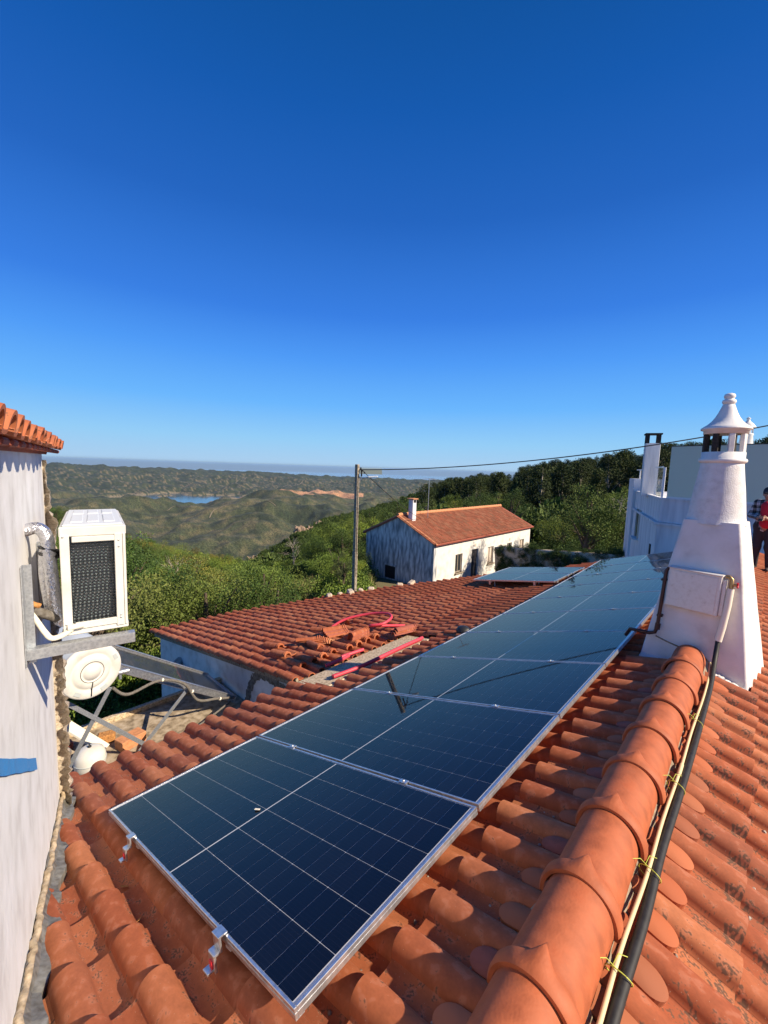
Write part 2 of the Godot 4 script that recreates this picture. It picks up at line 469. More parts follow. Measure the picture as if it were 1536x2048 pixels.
func tile_mesh(n: int, length := 0.43, stations := 3, rings := false) -> ArrayMesh:
	var b := MB.new()
	var pr := tile_profile(n)
	var th := 0.014
	var top := []; var bot := []
	for s in stations:
		var u := float(s) / (stations - 1)
		var a := []; var c := []
		for i in pr.size():
			var q := pr[i]
			var flare := 0.93 + 0.07 * u
			var y := q.y * (flare if q.y > 0.0 else 1.0)
			var zc := (q.x - 0.067) * (0.965 + 0.045 * u) + 0.067 if i <= n else q.x
			var sag := 0.0025 * sin(PI * u)
			a.append(Vector3(u * length, y - sag, zc))
			var nx := Vector2.ZERO
			var e := pr[mini(i + 1, pr.size() - 1)] - pr[maxi(i - 1, 0)]
			nx = Vector2(e.y, -e.x).normalized() * th
			c.append(Vector3(u * length, y - sag + nx.y, zc + nx.x))
		top.append(a); bot.append(c)
	var m := pr.size()
	b.smooth(0)
	for s in stations - 1:
		for i in m - 1:
			b.quad(top[s][i], top[s][i + 1], top[s + 1][i + 1], top[s + 1][i])
	b.smooth(1)
	for s in stations - 1:
		for i in m - 1:
			b.quad(bot[s][i], bot[s + 1][i], bot[s + 1][i + 1], bot[s][i + 1])
	b.smooth(-1)
	var L := stations - 1
	for i in m - 1:
		b.quad(top[L][i], top[L][i + 1], bot[L][i + 1], bot[L][i])
		b.quad(top[0][i], bot[0][i], bot[0][i + 1], top[0][i + 1])
	for s in L:
		b.quad(top[s][0], top[s + 1][0], bot[s + 1][0], bot[s][0])
		b.quad(top[s][m - 1], bot[s][m - 1], bot[s + 1][m - 1], top[s + 1][m - 1])
	if rings:                                        # the ribbed head that the next tile up covers
		for k in 2:
			var pts := []
			for i in n + 1:
				pts.append(Vector3(0.012 + 0.035 * k, top[0][i].y + 0.006, top[0][i].z))
			b.tube(pts, 0.008, 6)
	return with_uv(b.mesh(), length)

func with_uv(m: ArrayMesh, length: float) -> ArrayMesh:
	var arr := m.surface_get_arrays(0)
	var uv := PackedVector2Array()
	for p in arr[Mesh.ARRAY_VERTEX]:
		uv.append(Vector2(p.x / length, clampf(p.z / 0.236, 0.0, 0.999)))
	arr[Mesh.ARRAY_TEX_UV] = uv
	var o := ArrayMesh.new()
	o.add_surface_from_arrays(Mesh.PRIMITIVE_TRIANGLES, arr)
	return o

var tile_near: ArrayMesh
var tile_mid: ArrayMesh
var tile_low: ArrayMesh
var tile_loose: ArrayMesh

func tile_xf(o: Vector3, d: Vector3, n: Vector3, length_scale := 1.0) -> Transform3D:   # o: the tile's upper end
	var tilt := 0.072 + rng.randf_range(-0.006, 0.006)
	var x := (d * cos(tilt) + n * sin(tilt)).normalized()
	var zz := d.cross(n).normalized()
	zz = (zz + x * rng.randf_range(-0.022, 0.022)).normalized()
	var y := zz.cross(x).normalized()
	return Transform3D(Basis(x * length_scale, y, zz), o + n * rng.randf_range(-0.003, 0.004) + d * (rng.randf_range(-0.010, 0.010) + (rng.randf_range(0.0, 0.035) if rng.randf() < 0.06 else 0.0)))

func lay(parent: Node, spots: Array, mats: Array, most: int, label := "") -> void:
	# spots: [transform, shown (bool), distance]; the ones that show largest become pieces of their own, the rest one mass
	spots.sort_custom(func(a, b): return (a[2] if a[1] else a[2] + 100.0) < (b[2] if b[1] else b[2] + 100.0))
	var rest := []
	for i in spots.size():
		if i < most and spots[i][1]:
			var o := part(parent, "roof_tile", tile_near if spots[i][2] < 4.0 else tile_mid, mats[rng.randi() % mats.size()], spots[i][0])
		else:
			rest.append(spots[i][0])
	if rest.size():
		mass(parent, "roof_tiles", tile_low, TILE_FAR, rest, func(): return tile_tint())

func tile_tint() -> Color:
	var k := rng.randf_range(0.86, 1.12)
	var w := rng.randf_range(0.0, 1.0)
	return Color(0.405 * k, lerpf(0.102, 0.132, w) * k, lerpf(0.040, 0.056, w) * k)

func mass(parent: Node, called: String, m: Mesh, material: Material, xf: Array, tint = null) -> MultiMeshInstance3D:
	var mm := MultiMesh.new()
	mm.transform_format = MultiMesh.TRANSFORM_3D
	mm.use_colors = tint != null
	mm.mesh = m
	mm.instance_count = xf.size()
	for i in xf.size():
		mm.set_instance_transform(i, xf[i])
		if tint != null: mm.set_instance_color(i, tint.call())
	var o := MultiMeshInstance3D.new()
	o.name = numbered(called) if parent == self else called
	o.multimesh = mm
	o.material_override = material
	o.set_meta("kind", "stuff")
	parent.add_child(o, true)
	return o

const EDGE := [[-3.2, -10.68], [-3.4, -10.67], [-5.4, -10.43], [-7.54, -9.40], [-8.84, -8.83], [-9.82, -8.25], [-10.57, -7.64], [-11.98, -6.67], [-13.2, -5.19], [-14.3, -4.1]]
func edge_x(z: float) -> float:
	for i in EDGE.size() - 1:
		if z <= EDGE[i][0] and z >= EDGE[i + 1][0]:
			return lerpf(EDGE[i][1], EDGE[i + 1][1], (EDGE[i][0] - z) / (EDGE[i][0] - EDGE[i + 1][0]))
	return -4.5

func build_house() -> void:
	tile_near = tile_mesh(12, 0.43, 4)
	tile_mid = tile_mesh(8, 0.43, 2)
	tile_low = tile_mesh(6, 0.43, 2)
	tile_loose = tile_mesh(9, 0.43, 3, true)
	var h := thing("tiled_house", "white house under a red tiled ridge roof that carries the solar panels", "house")
	# roof deck under the tiles and the walls below
	var deck := MB.new()
	var z0 := 1.6; var z1 := -14.25
	for s in [[r1(0.903, 0, -0.03), r1(5.10, 0, -0.03)], [r3(0.0, 0, -0.03), r3(5.0, 0, -0.03)]]:
		var a: Vector3 = s[0]; var b: Vector3 = s[1]
		var dn := Vector3(0, -0.12, 0)
		var za := Vector3(0, 0, z0); var zb := Vector3(0, 0, z1)
		for q in [[a + za, a + zb, b + zb, b + za], [a + za + dn, b + za + dn, b + zb + dn, a + zb + dn], [b + za, b + zb, b + zb + dn, b + za + dn], [a + zb, b + zb, b + zb + dn, a + zb + dn], [a + za, b + za, b + za + dn, a + za + dn]]:
			deck.quad(q[0], q[1], q[2], q[3])
	part(h, "roof_deck", deck, M.mortar)
	var w := MB.new()
	w.box(at(-4.42, -4.85, -6.35), Vector3(0.3, 3.2, 15.6))
	w.box(at(4.05, -5.1, -6.35), Vector3(0.3, 3.4, 15.6))
	var gable := PackedVector2Array([Vector2(-4.5, -6.6), Vector2(4.1, -6.6), Vector2(4.1, -3.32), Vector2(-0.4, -1.93), Vector2(-4.5, -3.2)])
	w.prism(gable, 0.3, at(0, 0, -13.9))
	w.prism(gable, 0.3, at(0, 0, 1.5))
	part(h, "wall", w, M.white)
	# left slope
	var roof := Node3D.new(); roof.name = "left_slope"; h.add_child(roof)
	var spots := []
	for k in range(-4, 62):
		var zc := -0.49 - PITCH * k
		for j in 11:
			var low := 1.40 + ROW * j
			if zc < -3.30 and zc > -5.75 and j >= 9: continue     # the courses that were taken off
			var o := r1(low - 0.43, zc + 0.067)
			var mid := r1(low - 0.2, zc)
			if wall_z(mid.x) < zc - 0.07: continue
			if mid.z < -4.75 and mid.z > -5.75 and mid.x > -0.85: continue   # the stack stands here
			var hidden := zc < -0.80 and zc > -12.1 and low > 1.80 and low < 3.60
			spots.append([tile_xf(o, D1, N1), not hidden, mid.length()])
	lay(roof, spots, TILE, 215)
	# right slope
	var roof_r := Node3D.new(); roof_r.name = "right_slope"; h.add_child(roof_r)
	spots = []
	for k in range(-3, 62):
		var zc := -0.42 - PITCH * k
		for j in 12:
			var low := 0.50 + ROW * j
			var mid := r3(low - 0.2, zc)
			if mid.z < -4.78 and mid.z > -5.72 and mid.x < 0.0: continue
			spots.append([tile_xf(r3(low - 0.43, zc - 0.067), D3, N3), j < 2 and zc > -9.0 and zc < -0.9, mid.length()])
	lay(roof_r, spots, TILE_R, 85)
	# ridge
	var ridge := Node3D.new(); ridge.name = "ridge"; h.add_child(ridge)
	var rt := ridge_mesh()
	var z := -0.284
	var i := 0
	while z > -13.9:
		if not (z < -4.55 and z > -5.95):
			var t := Transform3D(Basis(Vector3(0, 1, 0), rng.randf_range(-0.012, 0.012)) * Basis(Vector3(1, 0, 0), 0.016), Vector3(RIDGE.x + rng.randf_range(-0.004, 0.004), -1.722 + rng.randf_range(-0.003, 0.003), z))
			part(ridge, "ridge_tile", rt, M.ridge, t)
		z -= 0.447
	# mortar bedding under the ridge tiles, ragged at the foot
	var mb := MB.new()
	var nz := 260
	for sd in [-1.0, 1.0]:
		var pl := []
		for q in nz + 1:
			var zz: float = lerpf(0.7, -13.9, float(q) / nz)
			var wob := 0.015 * sin(zz * 23.0) + 0.012 * sin(zz * 57.0 + 1.0) + rng.randf_range(-0.008, 0.008)
			var n := N1 if sd < 0 else N3
			var base: Vector3 = (r1(0.903 + 0.155 + wob, zz, 0.012) if sd < 0 else r3(0.155 + wob, zz, 0.012))
			var topp := Vector3(RIDGE.x + sd * 0.100, -1.675, zz)
			pl.append([base, topp])
		for q in nz:
			if pl[q][0].z < -4.75 and pl[q][0].z > -5.75: continue
			mb.quad(pl[q][0], pl[q + 1][0], pl[q + 1][1], pl[q][1])
	part(ridge, "mortar_bed", mb, M.mortar)
	# rounded clay plugs that close the pans at the ridge
	var pm := plug_mesh()
	for k in range(-2, 20):
		var zl := -0.49 - PITCH * (k + 0.5)
		if zl > -4.5:
			part(ridge, "ridge_plug", pm, M.clay_old if k % 3 == 0 else TILE[(k + 6) % 6], Transform3D(Basis(D1, N1, D1.cross(N1)).rotated(Vector3.UP, rng.randf_range(-0.06, 0.06)), r1(0.903 + 0.05, zl, 0.020)))
		var zr := -0.42 - PITCH * (k + 0.5)
		if zr > -4.6:
			part(ridge, "ridge_plug", pm, TILE_R[(k + 6) % 6], Transform3D(Basis(D3, N3, D3.cross(N3)).rotated(Vector3.UP, rng.randf_range(-0.06, 0.06)), r3(0.11, zr, 0.022)))
	# grit, bits of mortar and dry leaves caught in the pans
	var grit := []
	for q in 420:
		var zz := rng.randf_range(-4.6, -0.3)
		var p: Vector3
		var n: Vector3
		if q % 2 == 0:
			var c: float = -0.42 - PITCH * (floor((-zz - 0.42) / PITCH) + 0.5)
			p = r3(rng.randf_range(0.22, 0.95), c + rng.randf_range(-0.03, 0.03), 0.006); n = N3
		else:
			var c: float = -0.49 - PITCH * (floor((-zz - 0.49) / PITCH) + 0.5)
			p = r1(0.903 + absf(rng.randfn(0.0, 0.25)) + 0.14, c + rng.randf_range(-0.035, 0.035), 0.006); n = N1
		grit.append(Transform3D(Basis(Vector3(rng.randf(), rng.randf(), rng.randf() + 0.1).normalized(), rng.randf() * 6.0).scaled(Vector3.ONE * rng.randf_range(0.003, 0.011)), p))
	var gm := MB.new()
	gm.lathe([Vector2(0, -1), Vector2(0.9, -0.4), Vector2(0.8, 0.5), Vector2(0, 0.9)], 5, Transform3D(), -1)
	mass(ridge, "mortar_crumbs", gm.mesh(), mat(1, 1, 1, 0.95, {"vc": true}), grit, func(): var k := rng.randf_range(0.12, 0.5); return Color(k, k * 0.86, k * 0.72))

func ridge_mesh() -> ArrayMesh:
	var b := MB.new()
	b.smooth(0)
	var st := [[-0.475, 0.0], [-0.30, 0.0], [-0.10, 0.002], [-0.072, 0.004], [-0.064, 0.020], [-0.048, 0.027], [-0.012, 0.027], [0.0, 0.020]]
	var n := 30
	var rows := []; var inn := []
	for s in st:
		var a := []; var c := []
		for i in n + 1:
			var ang := PI * i / n
			var r: float = 0.127 + s[1]
			var dx := cos(ang) * r
			var dy: float = pow(sin(ang), 0.92) * (r + 0.021)
			var push := 0.0
			if s[1] > 0.01 and s[0] < -0.03:                        # the collar sweeps up into a point on the crown
				var q := clampf(1.0 - absf(ang - PI / 2) / 0.34, 0.0, 1.0)
				dy += 0.015 * q
				push = -0.050 * q * sqrt(q)
			a.append(Vector3(dx, dy, s[0] + push))
			c.append(Vector3(cos(ang) * (r - 0.014), pow(sin(ang), 0.92) * (r + 0.007), s[0]))
		rows.append(a); inn.append(c)
	for s in st.size() - 1:
		for i in n:
			b.quad(rows[s][i], rows[s + 1][i], rows[s + 1][i + 1], rows[s][i + 1])
			b.quad(inn[s][i], inn[s][i + 1], inn[s + 1][i + 1], inn[s + 1][i])
	b.smooth(-1)
	var L := st.size() - 1
	for i in n:
		b.quad(rows[L][i], inn[L][i], inn[L][i + 1], rows[L][i + 1])
		b.quad(rows[0][i], rows[0][i + 1], inn[0][i + 1], inn[0][i])
	return b.mesh()

func plug_mesh() -> ArrayMesh:                     # a tongue with a rounded end, +x down the slope
	var b := MB.new()
	var out := []
	for i in 13:
		var a := -PI / 2 + PI * i / 12.0
		out.append(Vector3(0.13 + 0.068 * cos(a), 0, 0.056 * sin(a)))
	out.append(Vector3(-0.06, 0, 0.050)); out.append(Vector3(-0.06, 0, -0.050))
	var n := out.size()
	var c := Vector3(0.09, 0.036, 0)
	b.smooth(0)
	var mid := []; var rim := []
	for p in out:
		var q: Vector3 = p
		mid.append(Vector3(0.09, 0, 0).lerp(q, 0.86) + Vector3(0, 0.032, 0))
		rim.append(q + Vector3(0, 0.026, 0))
	for i in n:
		var j := (i + 1) % n
		b.tri(c, mid[j], mid[i])
		b.quad(mid[i], mid[j], rim[j], rim[i])
	b.smooth(-1)
	for i in n:
		var j := (i + 1) % n
		b.quad(rim[i], rim[j], out[j] + Vector3(0, -0.012, 0), out[i] + Vector3(0, -0.012, 0))
	return b.mesh()

func build_extension() -> void:
	var e := thing("house_extension", "low tiled lean-to with a smooth white side wall beside the terrace", "building")
	# walls
	var w := MB.new()
	w.prism(PackedVector2Array([Vector2(-10.35, -7.6), Vector2(-4.6, -7.6), Vector2(-4.6, -3.14), Vector2(-10.35, -4.15)]), 0.25, at(0, 0, -3.47))
	part(e, "wall", w, M.white)
	var w2 := MB.new()
	var prev := Vector3.ZERO
	for i in range(1, EDGE.size()):
		var q := Vector3(EDGE[i][1] + 0.32, 0, minf(EDGE[i][0], -3.72))
		if i > 1:
			var d := (prev + q) * 0.5
			var topy := -3.2 + (d.x + 4.45) * 0.175
			w2.bar(Vector3(prev.x, (topy - 9.5) * 0.5, prev.z), Vector3(q.x, (topy - 9.5) * 0.5, q.z), 0.25, topy + 9.5)
		prev = q
	part(e, "wall", w2, M.white)
	var deck := MB.new()
	for i in range(1, EDGE.size() - 1):
		var a := Vector3(EDGE[i][1] + 0.14, 0, EDGE[i][0]); var b := Vector3(EDGE[i + 1][1] + 0.14, 0, EDGE[i + 1][0])
		var y := func(p: Vector3) -> Vector3: return Vector3(p.x, -3.046 - 0.035 + (p.x + 4.45) * 0.175, p.z)
		var c := Vector3(-4.4, 0, b.z); var d := Vector3(-4.4, 0, a.z)
		var P := [y.call(a), y.call(d), y.call(c), y.call(b)]
		var dn := Vector3(0, -0.07, 0)
		deck.quad(P[0], P[1], P[2], P[3])
		deck.quad(P[0] + dn, P[3] + dn, P[2] + dn, P[1] + dn)
		deck.quad(P[0], P[3], P[3] + dn, P[0] + dn)
		if i == 1: deck.quad(P[0], P[0] + dn, P[1] + dn, P[1])
	part(e, "roof_deck", deck, M.mortar)
	# the bare strip of screed where the courses are off
	var strip := MB.new()
	strip.box(Transform3D(Basis(D2, N2, D2.cross(N2)), Vector3(-4.30, -2.985, -4.48)), Vector3(0.52, 0.06, 2.40), 0.012)
	part(e, "screed_strip", strip, M.mortar_pale)
	var roof := Node3D.new(); roof.name = "roof"; e.add_child(roof)
	var spots := []
	for k in range(13, 62):
		var zc := -0.49 - PITCH * k
		var ex := edge_x(zc)
		var wmax := (-4.45 - ex) / cos(S2)
		var j := 0
		var start := -0.02
		if zc < -3.25 and zc > -5.70: start = 0.30 + 0.05 * sin(zc * 9.0)
		while true:
			var low := start + ROW * (j + 1)
			var up := low - 0.43
			j += 1
			if up > wmax - 0.12: break
			var f := 1.0
			if low > wmax: f = maxf((wmax - up) / 0.43, 0.35)
			var mid := r2(low - 0.2, zc)
			var under := mid.x > -5.5 and mid.x < -3.9 and zc < -10.4 and zc > -12.2
			spots.append([tile_xf(r2(up, zc + 0.067), D2, N2, f), not under, mid.length()])
	lay(roof, spots, TILE, 298)
	# verge: pale mortar under the edge tiles
	var v := MB.new()
	var pts := []
	for i in 40:
		var t := i / 39.0
		pts.append(Vector3(lerpf(-10.55, -4.75, t), lerpf(-4.10, -3.085, t) + rng.randf_range(-0.012, 0.012), -3.415 + rng.randf_range(-0.012, 0.012)))
	v.tube(pts, 0.03, 7)
	part(e, "verge_mortar", v, M.mortar)
	# the grey patch of render that follows a closed-up arch
	var g := MB.new()
	var line := [Vector2(-6.28, -4.16), Vector2(-6.20, -3.86), Vector2(-6.05, -3.58), Vector2(-5.86, -3.44), Vector2(-5.6, -3.40), Vector2(-5.2, -3.42), Vector2(-4.75, -3.46)]
	var sm := []
	var cv := Curve2D.new()
	for i in line.size():
		var tg: Vector2 = (line[mini(i + 1, 6)] - line[maxi(i - 1, 0)]) * 0.18
		cv.add_point(line[i], -tg, tg)
	for i in 61:
		sm.append(cv.sample_baked(cv.get_baked_length() * i / 60.0))
	for i in 60:
		var a: Vector2 = sm[i]; var b: Vector2 = sm[i + 1]
		var n := (b - a).orthogonal().normalized()
		var wa := 0.075 + 0.012 * sin(i * 1.1) + 0.008 * sin(i * 2.7)
		var wb := 0.075 + 0.012 * sin((i + 1) * 1.1) + 0.008 * sin((i + 1) * 2.7)
		var f := func(p: Vector2) -> Vector3: return Vector3(p.x, p.y, -3.463)
		g.quad(f.call(a - n * wa), f.call(b - n * wb), f.call(b + n * wb), f.call(a + n * wa))
	part(e, "render_patch", g, M.grey_band)
	# loose stones on the edge are things of their own
	for i in 7:
		var zz: float = -7.7 - i * 0.3 - (0.5 if i > 4 else 0.0)
		var xx := edge_x(zz) + 0.16
		var b := MB.new()
		b.box(Transform3D(Basis(Vector3(rng.randf() - 0.5, 1, rng.randf() - 0.5).normalized(), rng.randf() * 6.0)), Vector3(0.24, 0.11, 0.16) * rng.randf_range(0.75, 1.15), 0.035)
		var o := part(self, "loose_stone", b, M.stone, at(xx, -3.046 + (xx + 4.45) * 0.175 + 0.105, zz))
		tag(o, "pale rough stone laid on the outer edge of the lean-to roof", "stone", "stones holding down the lean-to roof edge")

# ------------------------------------------------------------------ solar modules
const PW := 1.134
const PL := 2.278
func panel_parts() -> Dictionary:
	# local axes: x down the slope (0 at the upper edge), y out of the glass (0 at the top of the frame), z across towards +Z
	var d := {}
	var f := MB.new()
	var fw := 0.011; var fh := 0.035
	f.box(at(PL / 2, -fh / 2, fw / 2 - PW / 2), Vector3(PL, fh, fw), 0.0015)
	f.box(at(PL / 2, -fh / 2, PW / 2 - fw / 2), Vector3(PL, fh, fw), 0.0015)
	f.box(at(fw / 2, -fh / 2 - 0.0004, 0), Vector3(fw, fh, PW - 2 * fw), 0.0015)
	f.box(at(PL - fw / 2, -fh / 2 - 0.0004, 0), Vector3(fw, fh, PW - 2 * fw), 0.0015)
	for s in [-1.0, 1.0]:                                  # the groove and the foot flange of the profile
		f.box(at(PL / 2, -fh - 0.001, s * (PW / 2 - 0.018)), Vector3(PL, 0.002, 0.034))
		f.box(at(PL / 2, -0.017, s * (PW / 2 + 0.0008)), Vector3(PL, 0.003, 0.0016))
	f.box(at(PL + 0.0008, -0.017, 0), Vector3(0.0016, 0.003, PW))
	f.box(at(-0.0008, -0.017, 0), Vector3(0.0016, 0.003, PW))
	d.frame = f.mesh()
	d.back = MB.new().box(at(PL / 2, -0.0095, 0), Vector3(PL - 2 * fw, 0.006, PW - 2 * fw)).mesh()
	var g := MB.new()
	var gx := PL - fw; var gz := PW / 2 - fw
	g.quad(Vector3(fw, -0.0025, gz), Vector3(gx, -0.0025, gz), Vector3(gx, -0.0025, -gz), Vector3(fw, -0.0025, -gz))
	d.glass = g.mesh()
	d.spots = []
	for i in 24:
		var x := 0.030 + (i + 0.5) * 0.0921 + (0.008 if i >= 12 else 0.0)
		for j in 6:
			d.spots.append(Vector3(x, -0.0058, (j - 2.5) * 0.1846))
	d.cell = cell_mesh([Vector3.ZERO])
	d.cells = cell_mesh(d.spots)
	return d

func cell_mesh(spots: Array) -> ArrayMesh:
	var st := SurfaceTool.new()
	st.begin(Mesh.PRIMITIVE_TRIANGLES)
	st.set_smooth_group(-1)
	var hx := 0.0448; var hz := 0.0909; var c := 0.0016; var y := 0.0004
	for s in spots:
		var o: Vector3 = s
		var poly := [Vector2(-hx, -hz + c), Vector2(-hx + c, -hz), Vector2(hx - c, -hz), Vector2(hx, -hz + c), Vector2(hx, hz - c), Vector2(hx - c, hz), Vector2(-hx + c, hz), Vector2(-hx, hz - c)]
		var n := poly.size()
		for i in n:
			var a: Vector2 = poly[i]; var b: Vector2 = poly[(i + 1) % n]
			for q in [[Vector3(0, y, 0), Vector2(0.5, 0.5)], [Vector3(a.x, y, a.y), Vector2(a.x / hx * 0.5 + 0.5, a.y / hz * 0.5 + 0.5)], [Vector3(b.x, y, b.y), Vector2(b.x / hx * 0.5 + 0.5, b.y / hz * 0.5 + 0.5)]]:
				st.set_uv(q[1]); st.add_vertex(o + q[0])
			for q in [Vector3(a.x, y, a.y), Vector3(a.x, -y, a.y), Vector3(b.x, -y, b.y), Vector3(a.x, y, a.y), Vector3(b.x, -y, b.y), Vector3(b.x, y, b.y)]:
				st.set_uv(Vector2(0.02, 0.02)); st.add_vertex(o + q)
	st.generate_normals()
	return st.commit()

func cell_material(k := 1.0) -> StandardMaterial3D:
	var im := Image.create(128, 256, false, Image.FORMAT_RGB8)      # silver wires along the module and the fine print of the fingers
	for y in 256:
		for x in 128:
			var c := Color(0.048, 0.050, 0.072)
			if (y % 26) == 13: c = Color(0.20, 0.21, 0.25)
			elif (x % 3) == 0: c = Color(0.058, 0.060, 0.085)
			im.set_pixel(x, y, c)
	var m := StandardMaterial3D.new()
	m.albedo_texture = ImageTexture.create_from_image(im)
	m.albedo_color = Color(k, k, minf(k * 1.04, 1.0))
	m.roughness = 0.5
	m.metallic_specular = 0.12
	return m

func solar_panel(called: String, label: String, group: String, pd: Dictionary, cells_apart: bool, t: Transform3D) -> Node3D:
	var p := thing(called, label, "solar panel", Vector3.ZERO, group)
	p.transform = t
	part(p, "frame", pd.frame, M.alu)
	part(p, "backsheet", pd.back, M.backsheet)
	if cells_apart:
		for s in pd.spots:
			part(p, "solar_cell", pd.cell, M.cells[rng.randi() % 3], at(s.x, s.y, s.z))
	else:
		part(p, "solar_cells", pd.cells, M.cell).set_meta("kind", "stuff")
	part(p, "glass", pd.glass, M.pv_glass)
	return p

func clamp_mesh() -> ArrayMesh:
	var b := MB.new()
	b.box(at(0, 0.004, 0), Vector3(0.06, 0.004, 0.034), 0.001)
	b.box(at(0, -0.02, 0), Vector3(0.05, 0.046, 0.008))
	b.lathe([Vector2(0.007, 0.006), Vector2(0.007, 0.013), Vector2(0.0, 0.013)], 8)
	return b.mesh()

func build_panels() -> void:
	M.cell = cell_material()
	var cells := [M.cell, cell_material(0.90), cell_material(0.80)]
	M.cells = cells
	var pd := panel_parts()
	var B := Basis(D1, N1, D1.cross(N1))                # local z = -Z world
	var tilts := [0.0, -0.001, 0.001, -0.002, -0.005, -0.009, -0.015, -0.021, -0.027, -0.033]   # the old roof dishes slightly towards its far end
	var lift := 0.0
	var clampm := clamp_mesh()
	var place := ["first solar panel of the long row, at the open end by the tall white wall", "second solar panel of the long row, counted from the tall white wall", "third solar panel of the long row, counted from the tall white wall", "fourth solar panel of the long row, counted from the tall white wall", "fifth solar panel of the row, its upper edge beside the dark pipe", "sixth solar panel of the row, beside the foot of the white chimney", "seventh solar panel of the row, just beyond the white chimney", "eighth solar panel of the row, two past the white chimney", "ninth solar panel of the row, last but one at the far gable", "tenth and last solar panel of the row, at the far gable"]
	for i in 10:
		var zc := -0.69 - PW / 2 - i * (PW + 0.02)
		lift -= tilts[i] * (PW + 0.02) * 0.5
		var o := D1 * (3.7046 - PL) + N1 * (-1.3746 + lift) + Vector3(0, 0, zc)
		lift -= tilts[i] * (PW + 0.02) * 0.5
		var t := Transform3D(B.rotated(D1, tilts[i]), o)
		var p := solar_panel("solar_module", place[i], "solar panels in the long row under the ridge", pd, i < 3, t)
		for v in [0.52, 1.72]:
			part(p, "clamp", clampm, M.alu, at(v, 0, PW / 2 + 0.010))
		if i == 0:
			for v in [0.52, 1.72]:
				var e := MB.new()                       # end clamp with its foot on the tile
				e.box(at(v, 0.005, -PW / 2 - 0.008), Vector3(0.060, 0.006, 0.040), 0.001)
				e.box(at(v, -0.022, -PW / 2 - 0.021), Vector3(0.060, 0.052, 0.009), 0.001)
				e.box(at(v, -0.046, -PW / 2 - 0.035), Vector3(0.056, 0.008, 0.030), 0.001)
				e.box(at(v, -0.075, -PW / 2 - 0.047), Vector3(0.050, 0.062, 0.010), 0.001)
				e.box(at(v + 0.012, -0.100, -PW / 2 - 0.060), Vector3(0.044, 0.008, 0.034), 0.001)
				part(p, "end_clamp", e, M.alu)
				part(p, "clamp_pad", MB.new().box(at(v + 0.002, -0.080, -PW / 2 - 0.0535), Vector3(0.024, 0.030, 0.009), 0.002), M.red, Transform3D(), "red plastic pad in the clamp")
	# a scrap of wrapping on the first module
	var scrap := MB.new()
	scrap.box(Transform3D(Basis(Vector3(0.1, 1, 0.2).normalized(), 0.5)), Vector3(0.035, 0.003, 0.014), 0.001)
	var sc := part(self, "paper_scrap", scrap, M.cream_plastic, Transform3D(B, D1 * 2.61 + N1 * (-1.3746 + 0.004) + Vector3(0, 0, -1.22)))
	tag(sc, "small cream scrap of paper lying on the first solar panel", "scrap")
	# rails
	for v in [0.52, 1.72]:
		var r := MB.new()
		var vv: float = 3.7046 - PL + v
		r.bar(D1 * vv + N1 * (-1.3746 - 0.060) + Vector3(0, 0, -0.705), D1 * vv + N1 * (-1.3746 - 0.060) + Vector3(0, 0, -12.21), 0.04, 0.04, 0.002, N1)
		var zz := -1.0
		while zz > -12.2:
			r.bar(D1 * vv + N1 * (-1.3746 - 0.079) + Vector3(0, 0, zz), D1 * vv + N1 * (-1.3746 - 0.19) + Vector3(0, 0, zz), 0.03, 0.012)
			zz -= 1.335
		var o := part(self, "mounting_rail", r, M.alu_matt)
		tag(o, ["aluminium rail under the upper half of the long panel row", "aluminium rail under the lower half of the long panel row"][0 if v < 1 else 1], "rail")
	# the two modules on the flatter roof
	var B2 := Basis(Vector3(-cos(0.185), -sin(0.185), 0), Vector3(-sin(0.185), cos(0.185), 0), Vector3(0, 0, -1))
	for i in 2:
		var t := Transform3D(B2.rotated(Vector3(-1, -0.2, 0).normalized(), 0.003 * i), Vector3(-3.62, -2.605, -10.15 - PW / 2 - i * (PW + 0.02)))
		var p := solar_panel("solar_module", ["solar panel of the separate pair on the lower roof, on the tile side", "solar panel of the separate pair on the lower roof, next to the far gable"][i], "pair of solar panels on the lower roof", pd, false, t)
		for v in [0.5, 1.75]:
			var c := MB.new()
			c.box(at(v, 0.004, -PW / 2 - 0.006), Vector3(0.05, 0.004, 0.034))
			c.box(at(v, -0.06, -PW / 2 - 0.022), Vector3(0.05, 0.13, 0.006))
			if i == 0: part(p, "end_clamp", c, M.alu)
		for q in [0.12, 0.78]:
			part(p, "end_clip", MB.new().box(at(-0.02, -0.03, PW * (q - 0.5)), Vector3(0.03, 0.07, 0.10), 0.004), M.alu)
	for v in [0.5, 1.75]:
		var r := MB.new()
		r.bar(Vector3(-3.62, -2.605, -10.16) + B2.x * v - B2.y * 0.06, Vector3(-3.62, -2.605, -12.4) + B2.x * v - B2.y * 0.06, 0.04, 0.05, 0.002, B2.y)
		for zz in [-10.4, -11.3, -12.2]:
			r.bar(Vector3(-3.62, -2.605, zz) + B2.x * v - B2.y * 0.08, Vector3(-3.62, -2.605, zz) + B2.x * v - B2.y * 0.24, 0.03, 0.02)
		var o := part(self, "mounting_rail", r, M.alu_matt)
		tag(o, ["short aluminium rail under the ridge side of the panel pair", "short aluminium rail under the eave side of the panel pair"][0 if v < 1 else 1], "rail")

